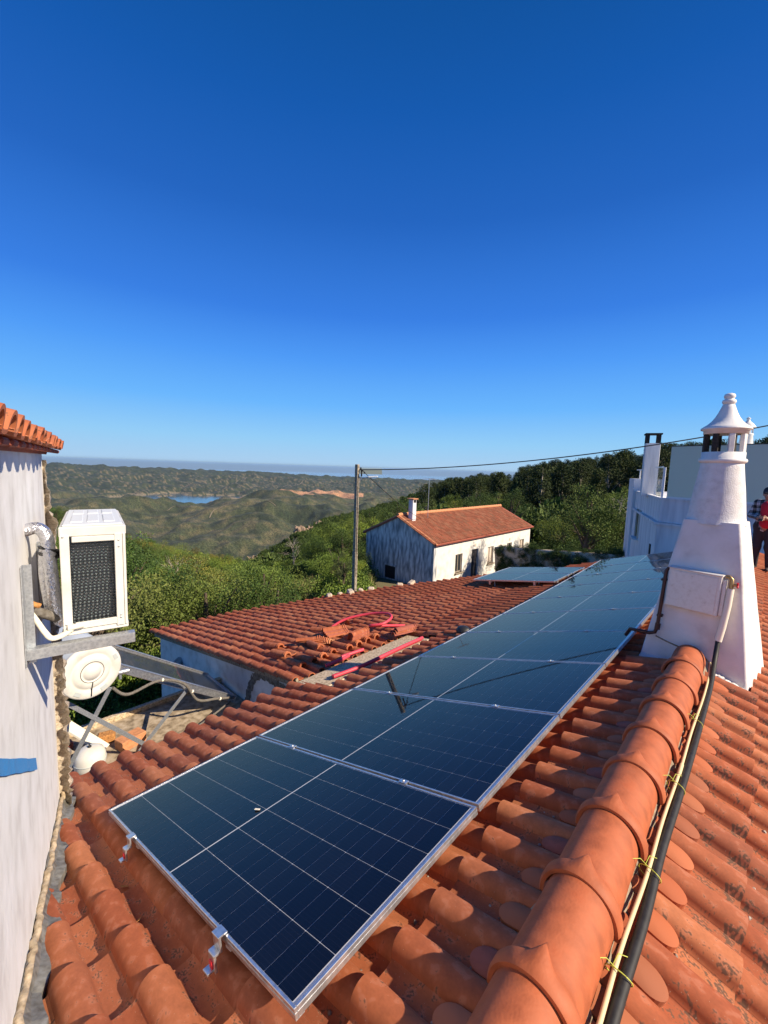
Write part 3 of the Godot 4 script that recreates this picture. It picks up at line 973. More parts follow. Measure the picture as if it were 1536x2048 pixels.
# ------------------------------------------------------------------ the white stack on the ridge
func frustum(b: MB, c0: Vector3, h0: Vector2, c1: Vector3, h1: Vector2, n := 10, amp := 0.004, cut := 0.03) -> void:
	# a battered block with softened arrises and a hand-trowelled face
	var ring := func(t: float) -> Array:
		var c := c0.lerp(c1, t)
		var h := h0.lerp(h1, t)
		var out := []
		for s in [[1, 1], [1, -1], [-1, -1], [-1, 1]]:
			var nx := Vector2(s[0] * h.x, s[1] * h.y)
			var pre: Vector2; var post: Vector2
			match s:
				[1, 1]: pre = nx + Vector2(-cut, 0); post = nx + Vector2(0, -cut)
				[1, -1]: pre = nx + Vector2(0, cut); post = nx + Vector2(-cut, 0)
				[-1, -1]: pre = nx + Vector2(cut, 0); post = nx + Vector2(0, cut)
				_: pre = nx + Vector2(0, -cut); post = nx + Vector2(cut, 0)
			out.append(pre)
			out.append((pre + post) * 0.5 + nx.normalized() * cut * 0.22)
			out.append(post)
			var nxt: Vector2
			match s:
				[1, 1]: nxt = Vector2(h.x, -h.y + cut)
				[1, -1]: nxt = Vector2(-h.x + cut, -h.y)
				[-1, -1]: nxt = Vector2(-h.x, h.y - cut)
				_: nxt = Vector2(h.x - cut, h.y)
			for k in range(1, n):
				out.append(post.lerp(nxt, float(k) / n))
		var res := []
		for p in out:
			var q: Vector2 = p
			var w := amp * (sin(q.x * 17.0 + t * 9.0) + sin(q.y * 21.0 - t * 13.0) + sin((q.x + q.y) * 31.0 + t * 22.0))
			q += q.normalized() * w
			res.append(Vector3(c.x + q.x, c.y, c.z + q.y))
		return res
	var rows := []
	for i in n + 1:
		rows.append(ring.call(float(i) / n))
	b.smooth(0)
	var m: int = rows[0].size()
	for i in n:
		for k in m:
			var j := (k + 1) % m
			b.quad(rows[i][j], rows[i][k], rows[i + 1][k], rows[i + 1][j])
	b.smooth(1)
	var top := c1 + Vector3(0, 0.012, 0)
	for k in m:
		b.tri(rows[n][(k + 1) % m], rows[n][k], top)
	b.smooth(-1)

func build_stack() -> void:
	var s := thing("white_chimney", "tall white plastered chimney with lantern top standing on the ridge", "chimney", Vector3(-0.345, -1.9, -5.29))
	s.rotation.y = -0.115
	var o := Vector3(0.395, 1.9, 5.25)
	var b := MB.new()
	frustum(b, o + Vector3(-0.395, -2.15, -5.25), Vector2(0.475, 0.475), o + Vector3(-0.390, -0.40, -5.18), Vector2(0.222, 0.222), 14, 0.0010, 0.020)
	part(s, "base", b, M.white)
	var sk := MB.new()
	sk.box(Transform3D(Basis(Vector3(0, 0, 1), 0.0), o + Vector3(-0.52, -2.02, -4.80)), Vector3(0.60, 0.42, 0.10), 0.02)
	part(s, "plinth", sk, M.white)
	var c := o + Vector3(-0.397, 0, -5.18)
	var t := MB.new()
	t.lathe([Vector2(0.246, -0.43), Vector2(0.236, -0.395), Vector2(0.228, -0.36), Vector2(0.222, -0.30), Vector2(0.203, -0.12), Vector2(0.184, 0.02), Vector2(0.170, 0.13), Vector2(0.166, 0.165), Vector2(0.10, 0.17)], 56, at(c.x, c.y, c.z))
	part(s, "shaft", t, M.white_rough)
	var k := MB.new()
	k.lathe([Vector2(0.15, 0.155), Vector2(0.172, 0.158), Vector2(0.186, 0.168), Vector2(0.190, 0.182), Vector2(0.184, 0.197), Vector2(0.171, 0.204), Vector2(0.171, 0.262), Vector2(0.140, 0.264), Vector2(0.140, 0.20)], 48, at(c.x, c.y, c.z))
	part(s, "collar", k, M.white_smooth)
	for i in 8:
		var a := TAU * (i + 0.35) / 8.0
		var p := MB.new()
		p.box(Transform3D(Basis(Vector3.UP, -a), c + Vector3(cos(a) * 0.153, 0.347, sin(a) * 0.153)), Vector3(0.034, 0.176, 0.046), 0.004)
		part(s, "lantern_post", p, M.white_smooth if cos(a) > 0.45 else M.soot_shade)  # sun-facing posts white, the others dark: shade painted in along with soot
	var r := MB.new()
	r.lathe([Vector2(0.138, 0.47), Vector2(0.138, 0.434), Vector2(0.172, 0.434), Vector2(0.174, 0.468), Vector2(0.195, 0.474), Vector2(0.198, 0.482)], 48, at(c.x, c.y, c.z))
	part(s, "lantern_ring", r, M.white_smooth)
	var d := MB.new()
	d.lathe([Vector2(0.198, 0.482), Vector2(0.196, 0.492), Vector2(0.176, 0.507), Vector2(0.150, 0.526), Vector2(0.120, 0.556), Vector2(0.094, 0.596), Vector2(0.075, 0.637), Vector2(0.058, 0.682), Vector2(0.047, 0.714), Vector2(0.036, 0.722)], 48, at(c.x, c.y, c.z))
	part(s, "cap", d, M.white_smooth)
	var f := MB.new()
	f.lathe([Vector2(0.036, 0.715), Vector2(0.050, 0.726), Vector2(0.056, 0.744), Vector2(0.050, 0.760), Vector2(0.034, 0.768), Vector2(0.040, 0.776), Vector2(0.046, 0.795), Vector2(0.040, 0.813), Vector2(0.022, 0.822), Vector2(0.0, 0.824)], 32, at(c.x, c.y, c.z))
	part(s, "finial", f, M.white_smooth)
	# soot-dark flue inside
	part(s, "flue", MB.new().lathe([Vector2(0.0, 0.21), Vector2(0.136, 0.21), Vector2(0.136, 0.262)], 24, at(c.x, c.y, c.z)), M.hole)
	# pale mortar fillet at the foot
	var m := MB.new()
	var pts := []
	for i in 24:
		pts.append(o + Vector3(lerpf(-0.20, 0.07, i / 23.0), lerpf(-1.80, -1.885, i / 23.0) + rng.randf_range(-0.008, 0.008), -4.765 + rng.randf_range(-0.01, 0.01)))
	m.tube(pts, 0.032, 7)
	part(s, "mortar_fillet", m, M.white)

func build_cabinet() -> void:
	# front face of the stack leans back 0.17 per metre
	var lean := atan(0.105)
	var f := func(x: float, y: float, h: float) -> Vector3: return Vector3(x, y, -4.818 + (x + 0.40) * 0.116 - (y + 2.15) * 0.1046 + h)
	var c := thing("junction_cabinet", "flat pale metal cabinet fixed to the front of the white chimney", "cabinet", f.call(-0.43, -1.075, 0.0))
	var t := Transform3D(Basis(Vector3.UP, -0.115) * Basis(Vector3(1, 0, 0), -lean) * Basis(Vector3(0, 0, 1), -0.015), Vector3.ZERO)
	part(c, "case", MB.new().box(t * at(0, 0, 0.05), Vector3(0.415, 0.375, 0.085), 0.006), M.box_metal)
	part(c, "rain_lip", MB.new().box(t * Transform3D(Basis(Vector3(1, 0, 0), 0.12), Vector3(0, 0.196, 0.052)), Vector3(0.430, 0.010, 0.115), 0.003), M.box_metal)
	part(c, "door", MB.new().box(t * at(-0.006, -0.006, 0.096), Vector3(0.375, 0.345, 0.008), 0.003), M.box_metal)
	part(c, "side_channel", MB.new().box(t * at(0.224, -0.01, 0.036), Vector3(0.030, 0.335, 0.055), 0.004), M.box_metal)
	# dark pipe on the panel side
	var p := thing("dark_pipe", "dark copper pipe elbow running from the cabinet down to the panel row", "pipe", f.call(-0.67, -0.9, 0.03))
	var o: Vector3 = p.position
	var pts := []
	for q in [f.call(-0.60, -0.895, 0.05), f.call(-0.655, -0.895, 0.05), f.call(-0.672, -0.93, 0.05), f.call(-0.680, -1.2, 0.05), f.call(-0.690, -1.50, 0.05), f.call(-0.705, -1.555, 0.055), f.call(-0.75, -1.575, 0.06), f.call(-0.86, -1.58, 0.07), f.call(-0.93, -1.60, 0.02), f.call(-0.98, -1.70, -0.05)]:
		pts.append(q - o)
	part(p, "pipe", MB.new().tube(pts, 0.017, 12), M.copper_dark)
	part(p, "fitting", MB.new().tube([f.call(-0.686, -1.46, 0.05) - o, f.call(-0.690, -1.52, 0.05) - o], 0.024, 12), M.copper_dark)
	part(p, "fitting", MB.new().tube([f.call(-0.78, -1.577, 0.062) - o, f.call(-0.84, -1.58, 0.068) - o], 0.023, 12), M.copper_dark)
	for y in [-1.02, -1.38]:
		part(p, "pipe_clip", MB.new().box(at(0, 0, 0), Vector3(0.05, 0.022, 0.06), 0.004), M.black, Transform3D(Basis(), f.call(-0.682, y, 0.03) - o))
	# valve with red handle and the pale pipe lagging below it
	var v := thing("tap_valve", "brass stop valve with red handle at the cabinet's side", "valve", f.call(-0.17, -0.91, 0.05))
	o = v.position
	var e := [f.call(-0.205, -0.885, 0.04) - o, f.call(-0.185, -0.882, 0.045) - o, f.call(-0.165, -0.90, 0.05) - o, f.call(-0.163, -0.95, 0.05) - o, f.call(-0.165, -0.985, 0.05) - o]
	part(v, "elbow", MB.new().tube(e, 0.017, 12), M.brass)
	part(v, "body", MB.new().tube([f.call(-0.163, -0.945, 0.05) - o, f.call(-0.13, -0.945, 0.05) - o], 0.012, 10), M.brass)
	var hd := MB.new()
	hd.lathe([Vector2(0.0, -0.006), Vector2(0.012, -0.006), Vector2(0.012, 0.006), Vector2(0, 0.006)], 10, Transform3D(Basis(Vector3(0, 0, 1), PI / 2), f.call(-0.122, -0.945, 0.05) - o))
	for a in 4:
		var g := Vector3(0, cos(a * PI / 2 + 0.6), sin(a * PI / 2 + 0.6)) * 0.030
		hd.tube([f.call(-0.12, -0.945, 0.05) - o, f.call(-0.12, -0.945, 0.05) - o + g], 0.008, 6)
	part(v, "handle", hd, M.red)
	var l := thing("lagged_pipe", "pipe in white foam lagging on the chimney front, below the red valve", "pipe", f.call(-0.17, -1.0, 0.05))
	o = l.position
	part(l, "lagging", MB.new().tube([f.call(-0.165, -0.985, 0.05) - o, f.call(-0.172, -1.15, 0.052) - o, f.call(-0.190, -1.35, 0.055) - o, f.call(-0.207, -1.475, 0.06) - o], 0.028, 14), M.cream_plastic)
	# sealant line on the plaster
	var sl := MB.new()
	var sp := [f.call(-0.70, -1.605, 0.004), f.call(-0.60, -1.63, 0.004), f.call(-0.45, -1.655, 0.004), f.call(-0.35, -1.665, 0.004), f.call(-0.285, -1.68, 0.004), f.call(-0.255, -1.71, 0.005), f.call(-0.245, -1.77, 0.008)]
	sl.tube(sp, 0.007, 6)
	var so := part(self, "sealant_line", sl, M.mortar)
	tag(so, "thin brown sealant line across the foot of the white chimney", "sealant")

func build_hoses() -> void:
	var bp := []
	var cp := []
	for q in [[-0.265, -1.45, -4.42], [-0.212, -1.62, -4.52], [-0.200, -1.718, -4.35], [-0.197, -1.728, -3.9], [-0.196, -1.730, -3.3], [-0.199, -1.728, -2.7], [-0.205, -1.728, -2.2], [-0.198, -1.730, -1.8], [-0.203, -1.728, -1.4], [-0.200, -1.728, -0.9], [-0.195, -1.73, -0.2], [-0.19, -1.73, 0.6]]:
		bp.append(Vector3(q[0], q[1], q[2]))
	bp[0] = Vector3(-0.207, -1.475, -4.81)
	bp[1] = Vector3(-0.208, -1.62, -4.68)
	var b := part(self, "black_hose", MB.new().tube(smooth_path(bp, 6), 0.0195, 14), M.black_rubber)
	tag(b, "black lagged hose running along the ridge tiles from the white chimney", "hose")
	for q in [[-0.255, -1.66, -4.70], [-0.240, -1.70, -4.45], [-0.236, -1.712, -4.0], [-0.243, -1.710, -3.4], [-0.240, -1.712, -2.9], [-0.247, -1.708, -2.4], [-0.243, -1.712, -2.0], [-0.250, -1.706, -1.6], [-0.244, -1.71, -1.2], [-0.25, -1.71, -0.5], [-0.25, -1.71, 0.6]]:
		cp.append(Vector3(q[0] + 0.016, q[1], q[2]))
	var c := part(self, "cream_conduit", MB.new().tube(smooth_path(cp, 6), 0.0080, 12), M.cream)
	tag(c, "thin cream conduit tied beside the black hose along the ridge", "conduit")
	part_joint(c, cp)
	var zs := [-1.52, -2.03, -2.72, -3.55]
	for i in zs.size():
		var z: float = zs[i]
		var t := MB.new()
		var ctr := Vector3(-0.221, -1.722, z)
		var loop := []
		for k in 19:
			var a := TAU * k / 18.0 + 1.0
			loop.append(Vector3(ctr.x + cos(a) * 0.044, ctr.y + sin(a) * 0.030, z + 0.012 * sin(a * 1.0 + i)))
		t.tube(loop, 0.0022, 5)
		t.tube([loop[2], loop[2] + Vector3(-0.03, 0.035, 0.02), loop[2] + Vector3(-0.075, 0.028, 0.055)], 0.0018, 5)
		t.tube([loop[3], loop[3] + Vector3(0.01, 0.03, -0.03), loop[3] + Vector3(0.035, 0.02, -0.05)], 0.0018, 5)
		var o := part(self, "cable_tie", t, M.yellow_tie)
		tag(o, "yellow-green plastic tie round the black hose and cream conduit", "cable tie", "ties round the hose on the ridge")

func part_joint(o: Node, cp: Array) -> void:
	part(o, "sleeve", MB.new().tube([cp[4] + Vector3(0, 0, 0.06), cp[4] + Vector3(0, 0, -0.06)], 0.0105, 12), M.cream)

func smooth_path(p: Array, per: int) -> Array:
	var out := []
	for i in p.size() - 1:
		var a: Vector3 = p[maxi(i - 1, 0)]; var b: Vector3 = p[i]; var c: Vector3 = p[i + 1]; var d: Vector3 = p[mini(i + 2, p.size() - 1)]
		for k in per:
			out.append(b.cubic_interpolate(c, a, d, float(k) / per))
	out.append(p[-1])
	return out

# ------------------------------------------------------------------ the tall house on the left
func wall_pt(x: float, y: float, off := 0.0) -> Vector3:      # off: metres out of the wall
	return Vector3(x, y, wall_z(x)) + Vector3(0.2121, 0, -0.9773) * off

func build_tall_house() -> void:
	var u := Vector3(-0.9773, 0, -0.2121)                      # along the wall, away from the eye
	var n := Vector3(0.2121, 0, -0.9773)                       # out of the wall
	var h := thing("tall_house", "tall white house wall with tiled eave and ragged stone corner", "house")
	var b := MB.new()
	var a0 := wall_pt(2.6, 0); var a1 := wall_pt(-3.90, 0)
	var mid := (a0 + a1) * 0.5 - n * 0.2
	var L := a0.distance_to(a1)
	var B := Basis(u, Vector3.UP, u.cross(Vector3.UP))
	b.box(Transform3D(B, Vector3(mid.x, -3.20, mid.z)), Vector3(L, 6.6, 0.4))
	part(h, "wall", b, M.white_brushed)
	var b2 := MB.new()
	var side := a1 - n * 3.4 + u * 0.02
	b2.box(Transform3D(B, Vector3(side.x, -3.2, side.z) - u * 0.2), Vector3(0.4, 6.6, 6.0))
	part(h, "side_wall", b2, M.white)
	# ragged stone and render along the corner
	var e := MB.new()
	e.smooth(0)
	var rows := []
	var ns := FastNoiseLite.new(); ns.seed = 5; ns.frequency = 3.2; ns.fractal_octaves = 4
	for i in 121:
		var y := lerpf(-0.02, -3.45, i / 120.0)
		var row := []
		var r := 0.035 + 0.050 * absf(ns.get_noise_2d(y * 1.0, 3.0)) + (0.030 if y < -0.42 else 0.0) + (0.02 if y < -1.7 else 0.0)
		for k in 9:
			var an := PI * 1.15 * k / 8.0 - 0.25
			var q := r * (1.0 + 0.55 * ns.get_noise_2d(y * 5.0, k * 0.7))
			row.append(a1 + Vector3(0, y, 0) - n * 0.015 + u * (sin(an) * q * 1.0 - 0.03) + n * (cos(an) * q * 0.95))
		rows.append(row)
	for i in 120:
		for k in 8:
			e.quad(rows[i][k], rows[i][k + 1], rows[i + 1][k + 1], rows[i + 1][k])
	part(h, "stone_edge", e, M.stone)
	# eave: boards and tiles
	var roof := Node3D.new(); roof.name = "eave"; h.add_child(roof)
	var up := Vector3(0, 1, 0)
	var dn := (n * cos(0.30) - up * sin(0.30)).normalized()      # down the slope, out over the wall
	var nn := (n * sin(0.30) + up * cos(0.30)).normalized()
	var s := MB.new()
	var ec := wall_pt(-0.9, 0.072)
	s.box(Transform3D(Basis(u, nn, u.cross(nn)), ec - dn * 1.08 + nn * -0.022), Vector3(6.75, 0.05, 2.2))
	part(roof, "soffit", s, M.clay_old)
	for i in range(-10, 20):
		var o := wall_pt(-0.3, 0.072) + u * (i * PITCH) 
		for j in 3:
			var top := o + dn * (0.095 - 0.43 - ROW * j) + nn * 0.004
			part(roof, "roof_tile", tile_mid, TILE[rng.randi() % 6], tile_xf(top, dn, nn))
		# the eave's underlayer of upturned cover tiles
	for i in range(-10, 20):
		var o := wall_pt(-0.3, 0.072) + u * (i * PITCH + 0.10)
		var q := MB.new()
		q.box(Transform3D(Basis(u, nn, u.cross(nn)), o + dn * 0.0 - nn * 0.006), Vector3(0.14, 0.030, 0.14), 0.008)
		part(roof, "under_tile", q, M.clay_old)
	# bent lead and mortar where the roof meets the wall
	var fl := MB.new()
	fl.smooth(-1)
	var prev := []
	for i in 70:
		var x := lerpf(-0.2, -4.02, i / 69.0)
		var zz := wall_z(x)
		var v := (0.4623 - x) / cos(SL)
		var wob := 0.012 * sin(i * 1.3) + 0.010 * sin(i * 0.47 + 2.0) + rng.randf_range(-0.006, 0.006)
		var up1 := Vector3(x, 0, zz) + n * 0.004
		up1.y = r1(v, zz).y + 0.16 + 0.014 * sin(i * 0.8) + rng.randf_range(-0.008, 0.008)
		var foot := Vector3(x, 0, zz) + n * (0.036 + wob * 0.5)
		foot.y = r1(v, zz).y + 0.085 + wob * 0.4
		var out := Vector3(x, 0, zz) + n * (0.078 + wob)
		out.y = r1(v, zz).y + 0.062 + wob * 0.4
		var row := [up1, foot, out, out - Vector3(0, 0.05, 0)]
		if i > 0:
			for k in 3:
				fl.quad(prev[k], row[k], row[k + 1], prev[k + 1])
		prev = row
	part(h, "flashing", fl, M.flashing)
	var mo := MB.new()
	var mp := []
	for i in 90:
		var x := lerpf(-0.4, -4.0, i / 89.0)
		var v := (0.4623 - x) / cos(SL)
		var q := Vector3(x, r1(v, wall_z(x)).y + 0.155 + rng.randf_range(-0.014, 0.014), wall_z(x)) + n * (0.014 + rng.randf_range(-0.004, 0.008))
		mp.append(q)
	mo.tube(mp, 0.016, 6)
	part(h, "mortar_bead", mo, M.mortar_pale)
	# blue tape
	var t := MB.new()
	var t0 := wall_pt(-1.72, -1.235, 0.004); var t1 := wall_pt(-2.66, -1.585, 0.004)
	var m := 16
	var pr2 := []
	for i in m + 1:
		var q := t0.lerp(t1, float(i) / m)
		q.y = lerpf(-0.985, -1.590, float(i) / m)
		var wv := 0.004 * sin(i * 1.9) + 0.003 * sin(i * 0.7)
		var a := q + Vector3(0, 0.033 + 0.0015 * sin(i * 0.9), 0) + n * (0.003 + absf(wv) * 0.5)
		var c := q - Vector3(0, 0.033 - 0.0015 * sin(i * 1.3), 0) + n * (0.004 + absf(wv) * 0.8)
		if i > 0:
			t.quad(pr2[0], a, c, pr2[1])
			t.quad(pr2[0] - n * 0.002, pr2[1] - n * 0.002, c - n * 0.002, a - n * 0.002)
		pr2 = [a, c]
	var to := part(self, "blue_tape", t, M.blue_tape)
	tag(to, "strip of blue masking tape stuck on the tall white wall", "tape")

func build_aircon() -> void:
	var u := Vector3(-0.9773, 0, -0.2121)
	var n := Vector3(0.2121, 0, -0.9773)
	var B := Basis(n, Vector3.UP, n.cross(Vector3.UP))        # local x out of the wall, z towards the eye's side (+) or away (-)
	# n x up points along +-u; make local z point at the viewer
	var zv: Vector3 = B.z
	var sgn := 1.0 if zv.dot(u) < 0.0 else -1.0
	var o := wall_pt(-2.64, -0.95, 0.0)
	var T := Transform3D(B, o)
	var a := thing("air_conditioner", "white outdoor air conditioner unit on wall brackets", "air conditioner", o)
	a.basis = B
	var W := 0.80; var Dp := 0.285; var H := 0.565; var g := 0.150       # length along the wall, depth, height, gap to the wall
	var zc := -sgn * W / 2
	var y0 := 0.030
	# casing: back, front, far end, base and lid leave the near end to the coil
	part(a, "front_panel", MB.new().box(at(g + Dp - 0.006, y0 + H / 2, zc), Vector3(0.012, H - 0.03, W - 0.004), 0.004), M.ac_white)
	part(a, "back_panel", MB.new().box(at(g + 0.006, y0 + H / 2, zc), Vector3(0.012, H - 0.03, W - 0.004), 0.004), M.ac_white)
	part(a, "far_panel", MB.new().box(at(g + Dp / 2, y0 + H / 2, -sgn * (W - 0.006)), Vector3(Dp - 0.03, H - 0.03, 0.012)), M.ac_white)
	part(a, "base_tray", MB.new().box(at(g + Dp / 2, y0 + 0.012, zc), Vector3(Dp + 0.004, 0.030, W + 0.006), 0.004), M.ac_white)
	var lid := MB.new()
	lid.box(at(g + Dp / 2, y0 + H - 0.022, zc), Vector3(Dp + 0.006, 0.052, W + 0.008), 0.006)
	part(a, "lid", lid, M.ac_white)
	var top := MB.new()
	top.box(at(g + Dp / 2, y0 + H + 0.008, zc), Vector3(Dp - 0.02, 0.012, W - 0.02), 0.006)
	for k in 3:
		top.box(at(g + Dp * (0.24 + 0.26 * k), y0 + H + 0.015, -sgn * 0.27), Vector3(0.055, 0.007, 0.34), 0.003)
		top.box(at(g + Dp * (0.24 + 0.26 * k), y0 + H + 0.015, -sgn * 0.62), Vector3(0.055, 0.007, 0.22), 0.003)
	part(a, "top_plate", top, M.ac_grey)
	# near end: white frame, fins behind, black diamond guard in front
	var fz := sgn * 0.004
	var fr := MB.new()
	fr.box(at(g + 0.020, y0 + H / 2 - 0.012, fz), Vector3(0.040, H - 0.055, 0.016), 0.003)
	fr.box(at(g + Dp - 0.034, y0 + H / 2 - 0.012, fz), Vector3(0.036, H - 0.055, 0.016), 0.003)
	fr.box(at(g + Dp - 0.008, y0 + H / 2 - 0.012, fz - sgn * 0.002), Vector3(0.013, H - 0.055, 0.016), 0.003)
	fr.box(at(g + Dp / 2, y0 + 0.045, fz), Vector3(Dp - 0.10, 0.036, 0.014), 0.003)
	fr.box(at(g + Dp / 2, y0 + H - 0.062, fz), Vector3(Dp - 0.10, 0.030, 0.014), 0.003)
	part(a, "end_frame", fr, M.ac_white)
	part(a, "coil", MB.new().box(at(g + Dp / 2, y0 + H / 2, -sgn * 0.050), Vector3(Dp - 0.06, H - 0.08, 0.02)), M.dark_coil)
	var fins := MB.new()
	for k in 26:
		fins.box(at(g + Dp / 2, y0 + 0.07 + (H - 0.15) * k / 25.0, -sgn * 0.034), Vector3(Dp - 0.09, 0.0035, 0.012))
	part(a, "coil_fins", fins, M.galv).set_meta("kind", "stuff")
	var gd := MB.new()
	var x0 := g + 0.040; var x1 := g + Dp - 0.052; var ya := y0 + 0.060; var yb := y0 + H - 0.075
	var stp := 0.0185
	var c := -(yb - ya)
	while c < (x1 - x0):
		for dirn in [1.0, -1.0]:
			# clip the diagonal line x = x0 + c + s, y = ya + s (or its mirror) to the window
			var s0 := maxf(0.0, -c); var s1 := minf(yb - ya, (x1 - x0) - c)
			if s1 - s0 > 0.004:
				var p: Vector3; var q: Vector3
				p = Vector3(x0 + c + s0, ya + s0, -sgn * 0.006); q = Vector3(x0 + c + s1, ya + s1, -sgn * 0.006)
				if dirn < 0: p.y = yb - s0; q.y = yb - s1
				gd.bar(p, q, 0.0034, 0.0034)
		c += stp
	part(a, "coil_guard", gd, M.guard)
	var sc := MB.new()
	for q in [[0.014, H - 0.045], [0.014, 0.06], [Dp - 0.032, H - 0.075], [Dp - 0.032, 0.075], [Dp - 0.032, H - 0.11], [Dp - 0.032, 0.06]]:
		sc.lathe([Vector2(0.0055, 0), Vector2(0.0045, 0.003), Vector2(0, 0.0035)], 8, Transform3D(Basis(Vector3(1, 0, 0), sgn * PI / 2), Vector3(g + q[0], y0 + q[1], fz + sgn * 0.008)))
	part(a, "screws", sc, M.galv)
	part(a, "drain_spout", MB.new().tube([Vector3(g + 0.02, y0 + 0.045, sgn * 0.02), Vector3(g + 0.085, y0 + 0.05, sgn * 0.02)], 0.014, 12), M.cream_plastic)
	for k in 2:
		part(a, "rubber_foot", MB.new().box(at(g + Dp / 2, y0 - 0.012, -sgn * (0.10 + 0.56 * k)), Vector3(Dp + 0.02, 0.030, 0.05), 0.006), M.black)
	# brackets
	for k in 2:
		var z := -sgn * (-0.045 + 0.70 * k)
		var br := thing("wall_bracket", ["galvanised wall bracket under the end grille of the air conditioner", "galvanised wall bracket behind the pipes of the air conditioner"][k], "bracket", o)
		br.basis = B
		var up := MB.new()
		up.box(at(0.005, 0.175, z), Vector3(0.006, 0.50, 0.062), 0.001)
		up.box(at(0.022, 0.175, z - sgn * 0.028), Vector3(0.034, 0.50, 0.005), 0.001)
		part(br, "upright", up, M.galv)
		var arm := MB.new()
		arm.box(at(0.235, 0.008, z), Vector3(0.455, 0.006, 0.052), 0.001)
		arm.box(at(0.235, -0.018, z + sgn * 0.024), Vector3(0.455, 0.048, 0.005), 0.001)
		part(br, "arm", arm, M.galv)
		for y in [-0.045, -0.018]:
			part(br, "bolt", MB.new().lathe([Vector2(0.010, 0), Vector2(0.010, 0.007), Vector2(0.005, 0.009), Vector2(0.005, 0.014), Vector2(0, 0.014)], 6, Transform3D(Basis(Vector3(0, 0, 1), -PI / 2), Vector3(0.009, y, z + sgn * 0.004))), M.galv)
	# pipes wrapped in foil
	var pp := func(pts: Array) -> Array:
		var r := []
		for q in pts: r.append(T * Vector3(q[0], q[1], q[2] * sgn))
		return smooth_path(r, 5)
	var f1 := part(self, "foil_pipe", MB.new().tube(pp.call([[-0.02, 0.555, -0.20], [0.045, 0.575, -0.20], [0.085, 0.53, -0.19], [0.095, 0.42, -0.16], [0.105, 0.30, -0.13], [0.115, 0.18, -0.11], [0.135, 0.085, -0.10], [0.165, 0.085, -0.12]]), 0.032, 12), M.foil)
	tag(f1, "thick foil-wrapped pipe from the wall to the back of the air conditioner", "pipe")
	var f2 := part(self, "foil_pipe", MB.new().tube(pp.call([[0.075, 0.46, -0.21], [0.070, 0.36, -0.19], [0.080, 0.24, -0.16], [0.100, 0.12, -0.14], [0.130, 0.10, -0.15], [0.165, 0.12, -0.17]]), 0.026, 12), M.foil)
	tag(f2, "second foil-wrapped pipe, thinner, hanging behind the air conditioner", "pipe")
	var tb := MB.new()
	for k in 2:
		tb.tube(pp.call([[0.060, 0.475 - 0.035 * k, -0.150], [0.125, 0.455 - 0.035 * k, -0.150], [0.130, 0.445 - 0.035 * k, -0.215], [0.060, 0.468 - 0.035 * k, -0.225], [0.052, 0.475 - 0.035 * k, -0.19], [0.060, 0.475 - 0.035 * k, -0.150]]), 0.006, 6)
	var to := part(self, "black_strap", tb, M.black)
	tag(to, "black tape wound round the foil-wrapped pipe by the wall", "tape")
	var k1 := part(self, "power_cable", MB.new().tube(pp.call([[0.09, 0.46, -0.2], [0.13, 0.43, -0.21], [0.17, 0.38, -0.22]]), 0.012, 8), M.black)
	tag(k1, "black cable leaving the foil pipe towards the air conditioner", "cable")
	var gf := part(self, "foam_sleeve", MB.new().tube(pp.call([[0.030, 0.165, -0.07], [0.065, 0.145, -0.07], [0.10, 0.12, -0.08], [0.125, 0.10, -0.09]]), 0.024, 10), M.grey_foam)
	tag(gf, "grey foam pipe sleeve sagging beside the bracket upright", "pipe sleeve")
	var dp := part(self, "drain_hose", MB.new().tube(pp.call([[0.022, 0.155, -0.05], [0.045, 0.115, -0.03], [0.075, 0.06, -0.01], [0.105, 0.030, 0.008], [0.16, 0.048, 0.015], [0.20, 0.085, 0.018]]), 0.0135, 10), M.cream_plastic)
	tag(dp, "cream drain hose curving into the base of the air conditioner", "hose")
	var oc := part(self, "orange_cap", MB.new().tube(pp.call([[0.012, 0.215, -0.065], [0.03, 0.20, -0.065], [0.055, 0.185, -0.07]]), 0.014, 8), M.orange_mud)
	tag(oc, "small orange plastic cap beside the bracket upright", "cap")

